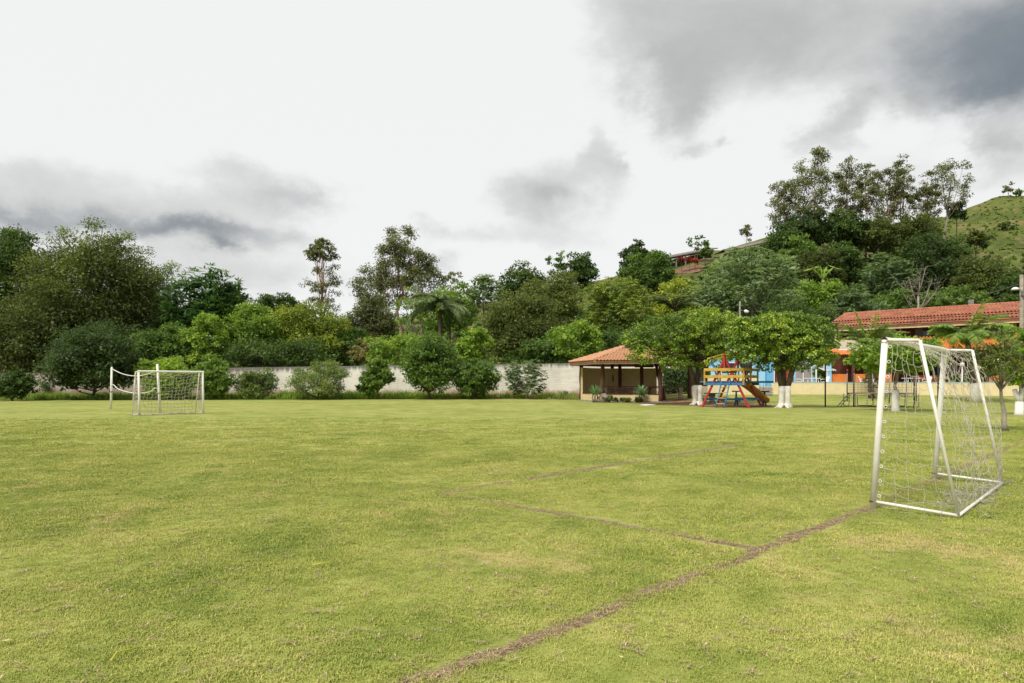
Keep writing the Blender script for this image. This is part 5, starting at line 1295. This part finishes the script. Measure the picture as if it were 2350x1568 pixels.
for q in range(5):
    s = 9.4 + q * 3.2; mb = MB(); mb.beam(hp(s, 4.6, 2.3), hp(s + 1.1, 4.6, 2.3), .06, 2.2); dd_ = mb.build('door', M_DARK, ht)
    mb = MB(); mb.beam(hp(s + 1.5, 4.6, 2.7), hp(s + 2.5, 4.6, 2.7), .05, 1.2); mb.build('window', M_GREYD, ht)
# awning and low wing on the left
wg = thing('terrace_bar', 'open terrace bar with an orange eave, beige awning and blue corner post', 'building', P(1945, 878, 64))
mb = MB()
a, b = P(1922, 803, 63.5), P(2150, 803, 61.0); c_, d_ = P(2150, 780, 65.5), P(1926, 780, 68)
mb.add([a, b, c_, d_] + [p - Vector((0, 0, .06)) for p in (a, b, c_, d_)], [(0, 1, 2, 3), (7, 6, 5, 4), (0, 4, 5, 1), (1, 5, 6, 2), (2, 6, 7, 3), (3, 7, 4, 0)]); mb.build('awning', M_AWN, wg)
mb = MB(); mb.tube([a + Vector((0, -.02, -.02)), b + Vector((0, -.02, -.02))], .06, 6); mb.build('awning_rail', M_WHITE2, wg)
ax = gx(1902, 62.5)
mb = MB(); pr = [(-.5, .0), (-.12, .0), (.0, .055), (.19, .085), (.38, .055), (.5, 0)]
nc = int((gx(2060, 62) - ax) / .23)
for r_ in range(3):
    for q in range(nc):
        o_ = Vector((ax + (q + .5) * .23, 63.6 - r_ * .5, 4.52 - r_ * .17)); v2 = []
        for yy in (.03, -.53):
            for x_, z_ in pr: v2.append(o_ + Vector((x_ * .23, yy, z_ + (-.17 * (-yy) / .5) + (.03 if yy < 0 else 0))))
        for x_, z_ in pr: v2.append(o_ + Vector((x_ * .23, -.53, z_ - .16)))
        mb.add(v2, [(i, i + 1, i + 7, i + 6) for i in range(5)] + [(i + 6, i + 7, i + 13, i + 12) for i in range(5)], True)
tag(mb.build('eave_tiles', M_TILEO, wg), kind='stuff')
mb = MB(); mb.box(((ax + gx(2060, 62.4)) / 2, 62.4, 3.86), (gx(2060, 62.4) - ax, .1, .2)); mb.build('eave_board', M_WOOD, wg)
mb = MB(); mb.box((gx(1903, 62.5), 62.5, (TZ + 3.8) / 2), (.32, .25, 3.8 - TZ)); mb.build('corner_post', M_SKYB, wg)
for px in (1958, 2012, 2058): mb = MB(); mb.box((gx(px, 62.6), 62.6, (TZ + 3.8) / 2), (.2, .2, 3.8 - TZ)); mb.build('post', M_BROWNW, wg)
for a, b in ((1909, 1943), (1962, 1985), (2014, 2046)):
    mb = MB(); mb.box(((gx(a, 62.6) + gx(b, 62.6)) / 2, 62.6, TZ + .56), (gx(b, 62.6) - gx(a, 62.6), .15, 1.12)); mb.build('bar_front', M_ORNG, wg)
mb = MB(); mb.box((gx(1985, 68), 68.5, 2.8), (9.5, .2, 3.3)); mb.build('back_wall', M_BROWNW, wg)
mb = MB(); mb.box((gx(1918, 66), 66.2, 2.6), (.18, 4.4, 2.9)); mb.build('side_wall', M_BROWNW, wg)

# ------------------------------------------------------------------ terrace furniture
def chair(label, px, Y, rz):
    x_ = gx(px, Y); root = thing('plastic_chair', label, 'chair', (x_, Y, TZ), 'white plastic chairs on the terrace'); Mr = Matrix.Rotation(rz, 3, 'Z'); o_ = Vector((x_, Y, TZ))
    def q_(x, y, z): return o_ + Mr @ Vector((x, y, z))
    mb_ = MB(); mb_.box(q_(0, 0, .42), (.50, .48, .04), rot=rz); mb_.build('seat', M_WHITE2, root)
    v2 = []
    for i in range(7):
        a = (i / 6 - .5) * 1.7
        for z, k2 in ((.44, 0), (.88 - .06 * abs(i - 3) / 3, .14)): v2 += [q_(.27 * math.sin(a), .2 + .06 * math.cos(a) + k2, z), q_(.27 * math.sin(a), .235 + .06 * math.cos(a) + k2, z)]
    mb_ = MB(); mb_.add(v2, [f for i in range(6) for f in ((i * 4, i * 4 + 4, i * 4 + 6, i * 4 + 2), (i * 4 + 1, i * 4 + 3, i * 4 + 7, i * 4 + 5), (i * 4 + 2, i * 4 + 6, i * 4 + 7, i * 4 + 3))]); mb_.build('backrest', M_WHITE2, root)
    for sx_ in (-1, 1):
        mb_ = MB(); mb_.tube([q_(.25 * sx_, .26, .62), q_(.27 * sx_, 0, .66), q_(.25 * sx_, -.22, .60), q_(.24 * sx_, -.24, .42)], .025, 6); mb_.build('armrest', M_WHITE2, root)
        for sy in (-1, 1): mb_ = MB(); mb_.tube([q_(.22 * sx_, .21 * sy, .42), q_(.26 * sx_, .25 * sy, 0)], .022, 6); mb_.build('leg', M_WHITE2, root)
def ptable(label, px, Y):
    x_ = gx(px, Y); root = thing('plastic_table', label, 'table', (x_, Y, TZ), 'white plastic tables on the terrace')
    mb_ = MB(); mb_.box((x_, Y, TZ + .72), (1.3, .8, .05)); mb_.build('tabletop', M_WHITE2, root)
    for a in (-.5, .5):
        for b in (-.3, .3): mb_ = MB(); mb_.tube([(x_ + a, Y + b, TZ), (x_ + a * .9, Y + b * .9, TZ + .7)], .03, 6); mb_.build('leg', M_WHITE2, root)
for px, Y, rz, lab in ((1834, 60.2, 1.2, 'white plastic chair left of the table near the blue post'), (1893, 60.4, -1.2, 'white plastic chair right of the table near the blue post'), (1982, 59.8, .8, 'white plastic chair behind the trampoline, the left one'), (1997, 59.8, -1.0, 'white plastic chair behind the trampoline, the right one'),
                       (2127, 59.2, -1.2, 'white plastic chair seen through the near goal net left part'), (2284, 58.5, 1.2, 'white plastic chair right of the globe lamp'), (2378, 58.0, -1.0, 'white plastic chair at the right edge of the terrace')):
    chair(lab, px, Y, rz)
ptable('white plastic table near the blue corner post', 1863, 60.6); ptable('white plastic table behind the trampoline', 2092, 59.6); ptable('white plastic table right of the globe lamp', 2318, 58.6)
for px, lab in ((2208, 'white globe lamp post on the terrace seen through the net'), (2160, 'white globe lamp post left of the other behind the goal post')):
    x = gx(px, 58.4); root = thing('globe_lamp', lab, 'lamp post', (x, 58.4, TZ), 'globe lamps on the terrace')
    mb = MB(); mb.tube([(x, 58.4, TZ), (x, 58.4, TZ + .1), (x, 58.4, TZ + .12), (x, 58.4, 2.92)], [.1, .1, .045, .045], 8); mb.build('post', M_WHITE2, root)
    bm = bmesh.new(); bmesh.ops.create_uvsphere(bm, u_segments=14, v_segments=10, radius=.17); me_ = bpy.data.meshes.new('globe'); bm.to_mesh(me_); bm.free(); me_.materials.append(M_WHITE2); me_.polygons.foreach_set('use_smooth', [True] * len(me_.polygons))
    o = bpy.data.objects.new('globe', me_); COL.objects.link(o); o.parent = root; o.location = (0, 0, 3.05 - TZ)
x, Y = gx(2275, 57.6), 57.6
root = thing('parasol', 'cream canvas parasol tilted over a terrace table', 'parasol', (x, Y, TZ))
mb = MB(); mb.tube([(x, Y, TZ), (x, Y, 3.55)], .03, 7); mb.build('pole', M_WHITE2, root)
mb = MB(); v_ = [Vector((x + .15, Y, 3.62))]; N8 = 8
for r_, z in ((.75, 3.30), (1.35, 2.92), (1.36, 2.74)):
    for q in range(N8): a = q * math.pi / 4; v_.append(Vector((x + r_ * math.cos(a), Y + r_ * math.sin(a), z + .18 * math.cos(a))))
f_ = [(0, 1 + q, 1 + (q + 1) % 8) for q in range(8)] + [(1 + k2 * 8 + q, 9 + k2 * 8 + q, 9 + k2 * 8 + (q + 1) % 8, 1 + k2 * 8 + (q + 1) % 8) for k2 in (0, 1) for q in range(8)]
mb.add(v_, f_); mb.build('canopy', M_PARASOL, root)
tree('terrace_hedge', 'low clipped hedge on the terrace below the globe lamp', 2215, 862, 880, 40, 60.5, 'dark', 8, cat='hedge', r0=.04, start=.1, trunk_top=-.3, depth=.3, tint=.6)
tree('terrace_shrub', 'leafy green climber between the pergola and the blue post', 1880, 838, 880, 14, 63.5, 'mid', 6, cat='shrub', r0=.05, start=.2)
tree('bank_shrub', 'brown leggy shrub behind the trampoline before the terrace wall', 2002, 830, 912, 24, 50.5, 'brown', 8, cat='shrub', r0=.06, start=.15, dens=.5, tint=.3, tw=2)

# ------------------------------------------------------------------ utility pole, lamp, wire
Yq = 42; b = Vector((gx(2345, Yq), Yq, 0)); t_ = P(2344.5, 631, Yq)
up_ = thing('utility_pole', 'grey wooden utility pole with a lamp at the right edge', 'pole', b)
mb = MB(); mb.tube([b, b.lerp(t_, .5), t_], [.15, .125, .105], 10); mb.build('shaft', M_BARKG, up_)
mb = MB(); mb.tube([P(2344, 668, Yq), P(2338, 662, Yq - .1), P(2332, 661, Yq - .2)], .025, 7); arm = mb.build('lamp_arm', M_GALV, up_)
mb = MB(); lc = P(2330, 663, Yq - .2); mb.tube([lc + Vector((0, 0, .10)), lc + Vector((0, 0, .06)), lc + Vector((0, 0, -.06))], [.05, .16, .24], 12); mb.build('lamp_shade', M_WHITE2, up_)
mb = MB(); mb.box(P(2343, 674, Yq) + Vector((0, -.16, 0)), (.16, .14, .3)); mb.build('junction_box', M_GALV, up_)
a, b2 = P(2342, 650, Yq), P(2150, 682, 78); mb = MB(); mb.tube([a.lerp(b2, q / 20) - Vector((0, 0, 4 * .5 * (q / 20) * (1 - q / 20))) for q in range(21)], .016, 4, cap=False)
tag(mb.build('overhead_wire', M_GALV), 'thin overhead wire running from the utility pole to the left', 'wire')
x = gx(1698, 88)
p2 = thing('utility_pole', 'slim grey pole with a small white lamp among the trees behind the shade trees', 'pole', (x, 88, gz(x, 88)))
mb = MB(); mb.tube([(x, 88, 0), (x, 88, zz(692, 88))], [.13, .10], 8); mb.build('shaft', M_BARKG, p2)
mb = MB(); c_ = P(1709, 715, 87.8); mb.tube([P(1699, 712, 87.8), c_], .04, 6); mb.build('lamp_arm', M_GALV, p2)
mb = MB(); mb.tube([c_ + Vector((-.05, 0, .12)), c_ + Vector((.1, 0, .02)), c_ + Vector((.5, 0, -.08))], [.1, .24, .16], 8); mb.build('lamp_shade', M_WHITE2, p2)

# ------------------------------------------------------------------ barns on the hilltop
def barn(label, pts, Y0, Y1, post_n, roof_h):
    a, b = P(*pts[0], Y0), P(*pts[1], Y1); root = thing('hilltop_barn', label, 'barn', (a + b) / 2 - Vector((0, 0, 3)))
    d = (b - a).normalized(); back = Vector((-d.y, d.x, 0)).normalized(); back = back if back.y > 0 else -back
    mb_ = MB(); r_ = [a, b, b + back * 4 + Vector((0, 0, roof_h)), a + back * 4 + Vector((0, 0, roof_h)), b + back * 8, a + back * 8]
    mb_.add(r_ + [p - Vector((0, 0, .25)) for p in r_], [(0, 1, 2, 3), (3, 2, 4, 5), (0, 6, 7, 1), (6, 9, 8, 7), (9, 11, 10, 8), (0, 3, 9, 6), (3, 5, 11, 9), (1, 7, 8, 2)]); mb_.build('roof', M_ROOFG, root)
    mb_ = MB(); c1, c2 = a + back * 3.5 - Vector((0, 0, 1.6)), b + back * 3.5 - Vector((0, 0, 1.6)); mb_.beam(c1, c2, .2, 1.7); mb_.build('wall', M_CONCD, root)
    for q in range(post_n):
        p_ = a.lerp(b, (q + .5) / post_n) + back * .5; mb_ = MB(); mb_.beam(p_ - Vector((0, 0, 3.4)), p_ - Vector((0, 0, .2)), .3, .3, up=d); mb_.build('post', M_CONC, root)
    return root
barn('long low grey roofed barn on white posts on the hilltop', ((1522, 593), (1648, 569)), 205, 212, 6, .8)
barn('second grey roofed barn climbing right behind the grey-green tree', ((1680, 573), (1795, 547)), 206, 214, 4, .8)
rng = np.random.default_rng(12)
bed('red_bank', [(gx(1548, 196), 196), (gx(1590, 194), 194), (gx(1640, 193), 193), (gx(1660, 200), 200), (gx(1600, 203), 203), (gx(1545, 204), 204)], M_REDSOIL, .12, rag=.8, step=2, seed=8)
for q, px in enumerate((1565, 1583, 1596)):
    x = gx(px, 196 + q); tree('red_bush', ('red flowering bush at the left of the red bank', 'small red flowering bush in the middle of the red bank', 'tiny red flowering bush at the right of the red bank')[q], px, 591 + 2 * q, 602, 6, 196 + q, 'red', 4, cat='shrub', group='red bushes below the barn', r0=.08, start=.4)
# rough tussocks on the hill meadow: one mass
rng = np.random.default_rng(66); lv = Leaves()
for k_ in range(380):
    px = rng.uniform(2140, 2420); Y = rng.uniform(150, 229); x = gx(px, Y); z = gz(x, Y); rr_ = .1 + .5 * rng.random() ** 3
    fill(rng, lv, [(np.array([x, Y, z + .1]), np.array([rr_ * 1.5, rr_, rr_ * .7]))], 14, .2, .42, .2, tint0=rng.uniform(.5, .9), low=0)
tag(lv.build('meadow_tussocks', SP['mid'][0]), 'rough tussocks on the grassy hill slope', 'tussocks', kind='stuff')
print('leaf triangles', TRIS[0])

# ------------------------------------------------------------------ lawn blades and dry straw
def tuft_mesh(name, seed, nb, hgt, rad, m, flat=0.0, wid=.0045):
    rng_ = np.random.default_rng(seed); v2 = []; f2 = []; tt = []
    for i in range(nb):
        a, r_ = rng_.uniform(0, 6.28), rad * rng_.random() ** .5; p_ = np.array([r_ * math.cos(a), r_ * math.sin(a), 0]); ph = rng_.uniform(0, 6.28)
        d = np.array([math.cos(ph), math.sin(ph), 0]); sd_ = np.array([-d[1], d[0], 0]); h_ = hgt * rng_.uniform(.5, 1.25); ln = rng_.uniform(.25, 1.1) + flat
        w_ = wid * rng_.uniform(.7, 1.4); o_ = len(v2)
        m_ = p_ + d * h_ * ln * .35 + np.array([0, 0, h_ * .62 * (1 - .6 * min(flat, 1))]); t2 = p_ + d * h_ * ln * (1.0 + flat * .6) + np.array([0, 0, max(.004, h_ * (.9 - .3 * ln) * (1 - .9 * min(flat, 1)))])
        v2 += [p_ - sd_ * w_, p_ + sd_ * w_, m_ + sd_ * w_ * .8, m_ - sd_ * w_ * .8, t2]; f2 += [(o_, o_ + 1, o_ + 2, o_ + 3), (o_ + 3, o_ + 2, o_ + 4)]
        tt += [min(1, max(0, rng_.normal(.45, .18)))] * 5
    me_ = bpy.data.meshes.new(name); me_.from_pydata([tuple(p) for p in v2], [], f2); me_.materials.append(m)
    a_ = me_.attributes.new('tint', 'FLOAT', 'POINT'); a_.data.foreach_set('value', tt); me_.update(); return me_
def scatter(name, label, pts, scl, rot, meshes, parent=None):
    c_ = bpy.data.collections.new(name + '_sources')
    for i, me_ in enumerate(meshes): c_.objects.link(bpy.data.objects.new(me_.name, me_))
    me_ = bpy.data.meshes.new(name); me_.vertices.add(len(pts)); me_.vertices.foreach_set('co', np.asarray(pts, np.float32).reshape(-1))
    me_.attributes.new('scl', 'FLOAT', 'POINT').data.foreach_set('value', np.asarray(scl, np.float32)); me_.attributes.new('rot', 'FLOAT', 'POINT').data.foreach_set('value', np.asarray(rot, np.float32)); me_.update()
    o_ = link(name, me_); tag(o_, label, 'grass', kind='stuff')
    ng = bpy.data.node_groups.new(name, 'GeometryNodeTree'); ng.interface.new_socket('Geometry', in_out='INPUT', socket_type='NodeSocketGeometry'); ng.interface.new_socket('Geometry', in_out='OUTPUT', socket_type='NodeSocketGeometry')
    N_ = ng.nodes; gi, go = N_.new('NodeGroupInput'), N_.new('NodeGroupOutput')
    ip = N_.new('GeometryNodeInstanceOnPoints'); ci = N_.new('GeometryNodeCollectionInfo'); ci.inputs[0].default_value = c_; ci.inputs['Separate Children'].default_value = True; ci.inputs['Reset Children'].default_value = True
    a1 = N_.new('GeometryNodeInputNamedAttribute'); a1.data_type = 'FLOAT'; a1.inputs[0].default_value = 'scl'
    a2 = N_.new('GeometryNodeInputNamedAttribute'); a2.data_type = 'FLOAT'; a2.inputs[0].default_value = 'rot'
    cx_ = N_.new('ShaderNodeCombineXYZ'); L_ = ng.links
    L_.new(gi.outputs[0], ip.inputs['Points']); L_.new(ci.outputs[0], ip.inputs['Instance']); ip.inputs['Pick Instance'].default_value = True
    L_.new(a1.outputs[0], ip.inputs['Scale']); L_.new(a2.outputs[0], cx_.inputs[2]); L_.new(cx_.outputs[0], ip.inputs['Rotation']); L_.new(ip.outputs[0], go.inputs[0])
    md = o_.modifiers.new('scatter', 'NODES'); md.node_group = ng
    return o_
rng = np.random.default_rng(2024)
def line_dist(p):
    best = np.full(len(p), 9.0); st = np.zeros(len(p)); al_ = np.zeros(len(p))
    for x0, y0, x1, y1, w, s in LINES:
        L = math.hypot(x1 - x0, y1 - y0); d = np.array([(x1 - x0) / L, (y1 - y0) / L]); r = p - np.array([x0, y0]); al = np.clip(r @ d, 0, L)
        q = np.linalg.norm(r - al[:, None] * d, axis=1) / w; k2 = q < best; best[k2] = q[k2]; st[k2] = s
    for px_, py_, ra, rb, s in SCUFF:
        c_ = G(px_, py_); q = np.hypot((p[:, 0] - c_.x) / ra, (p[:, 1] - c_.y) / rb); k2 = q < .8; best[k2] = np.minimum(best[k2], q[k2]); st[k2] = np.maximum(st[k2], s * .6)
    return best, st
bands = [(.4, 6, 950, .95), (6, 10, 600, 1.1), (10, 16, 300, 1.35), (16, 30, 110, 1.7)]
PT, SCL = [], []
for y0, y1, dn, sc in bands:
    area = (y1 - y0) * (.79 * (y0 + y1) + 14); N = int(area * dn); Y = rng.uniform(y0, y1, N); X = rng.uniform(-1, 1, N) * (.79 * y1 + 7)
    out_ = np.abs(X) - .79 * Y; kp = rng.random(N) < np.clip(1.25 - out_ / 7, 0, 1); X, Y = X[kp], Y[kp]; N = len(X)
    if y1 == 30: kp = rng.random(N) < np.clip((30 - Y) / 14, 0, 1); X, Y = X[kp], Y[kp]
    bd, st = line_dist(np.stack([X + .07 * np.sin(Y * 5.1) * np.sin(X * 3.7 + 1), Y + .07 * np.sin(X * 4.3)], 1)); wob = 1.0 + .45 * np.sin(X * 3.1 + 2 * np.sin(Y * 2.3)) + .25 * np.sin(X * 11 + Y * 7)
    keep = (bd > wob * (1.0 if y1 <= 6 else 1.35 if y1 <= 10 else 2.3)) | (rng.random(len(bd)) > .45 + .6 * st)
    sz = sc * rng.uniform(.65, 1.3, len(X)) * (1 + .22 * np.sin(X * 1.7 + np.sin(Y * 1.9)) * np.sin(Y * 1.3 + .7)); sz = np.where(bd < 1.9, sz * 1.1, sz)
    PT.append(np.stack([X, Y, np.full(len(X), -.003)], 1)[keep]); SCL.append(sz[keep])
PT = np.concatenate(PT); SCL = np.concatenate(SCL)
print('tufts', len(PT))
scatter('lawn_grass', 'short mown grass of the playing field', PT, SCL, rng.uniform(0, 6.28, len(PT)), [tuft_mesh('grass_tuft', 10 + i, 24, .022, .055, M_BLADE, wid=.0018) for i in range(5)])
DP, DS = [], []
for x0, y0, x1, y1, w, s in LINES[:4]:
    L = math.hypot(x1 - x0, y1 - y0); N = int(L * 90 * s); t = rng.random(N); o_ = rng.normal(0, w * .75, N); dx, dy = (x1 - x0) / L, (y1 - y0) / L
    DP.append(np.stack([x0 + dx * t * L - dy * o_ , y0 + dy * t * L + dx * o_, np.full(N, .001)], 1)); DS.append(rng.uniform(.35, .85, N))
N = 2600; Y = 3 + 12 * rng.random(N) ** .8; X = rng.uniform(-.78, .78, N) * Y; DP.append(np.stack([X, Y, np.full(N, .012)], 1)); DS.append(rng.uniform(.5, 1.0, N))
DP = np.concatenate(DP); DS = np.concatenate(DS)
scatter('dry_straw', 'dry straw in the worn pitch lines and on the lawn', DP, DS, rng.uniform(0, 6.28, len(DP)), [tuft_mesh('straw_tuft', 40 + i, 6, .035, .04, M_STRAW, flat=.9, wid=.003) for i in range(3)])
# fallen leaves and stems on the lawn: one scatter
lv = Leaves(); N = 46; pxs_ = rng.uniform(0, 2350, N); pys = 925 + 600 * rng.random(N) ** 1.6; pp = np.array([G(a, b) for a, b in zip(pxs_, pys)]); pp[:, 2] = .035
sz = rng.uniform(.03, .075, N) * np.clip(pp[:, 1] / 12, .8, 2.2); d = rng.normal(0, 1, (N, 3)); d[:, 2] *= .25
lv.put(pp, d, np.tile([[0, 0, 1.]], (N, 1)) + rng.normal(0, .3, (N, 3)), sz, sz * .55, rng.random(N))
tag(lv.build('fallen_leaves', leafmat('leaf_fallen', (.03, .018, .01), (.10, .06, .025), (.45, .36, .16), .1)), 'dry fallen leaves strewn over the lawn', 'leaves', kind='stuff')
M_STEM = mat('yellow_stem', (.50, .46, .06), .7, .1)
for (a, b, c_), lab in ((((716, 1306), (752, 1303), (770, 1292)), 'thin yellow stem lying in the grass left of the middle'), (((254, 1530), (268, 1516), (320, 1500)), 'longer yellow stem lying in the grass at the bottom left')):
    mb = MB(); mb.tube([G(*a) + Vector((0, 0, .03)), G(*b) + Vector((0, 0, .045)), G(*c_) + Vector((0, 0, .035))], .0045, 5); tag(mb.build('fallen_stem', M_STEM), lab, 'stem', 'fallen yellow stems')
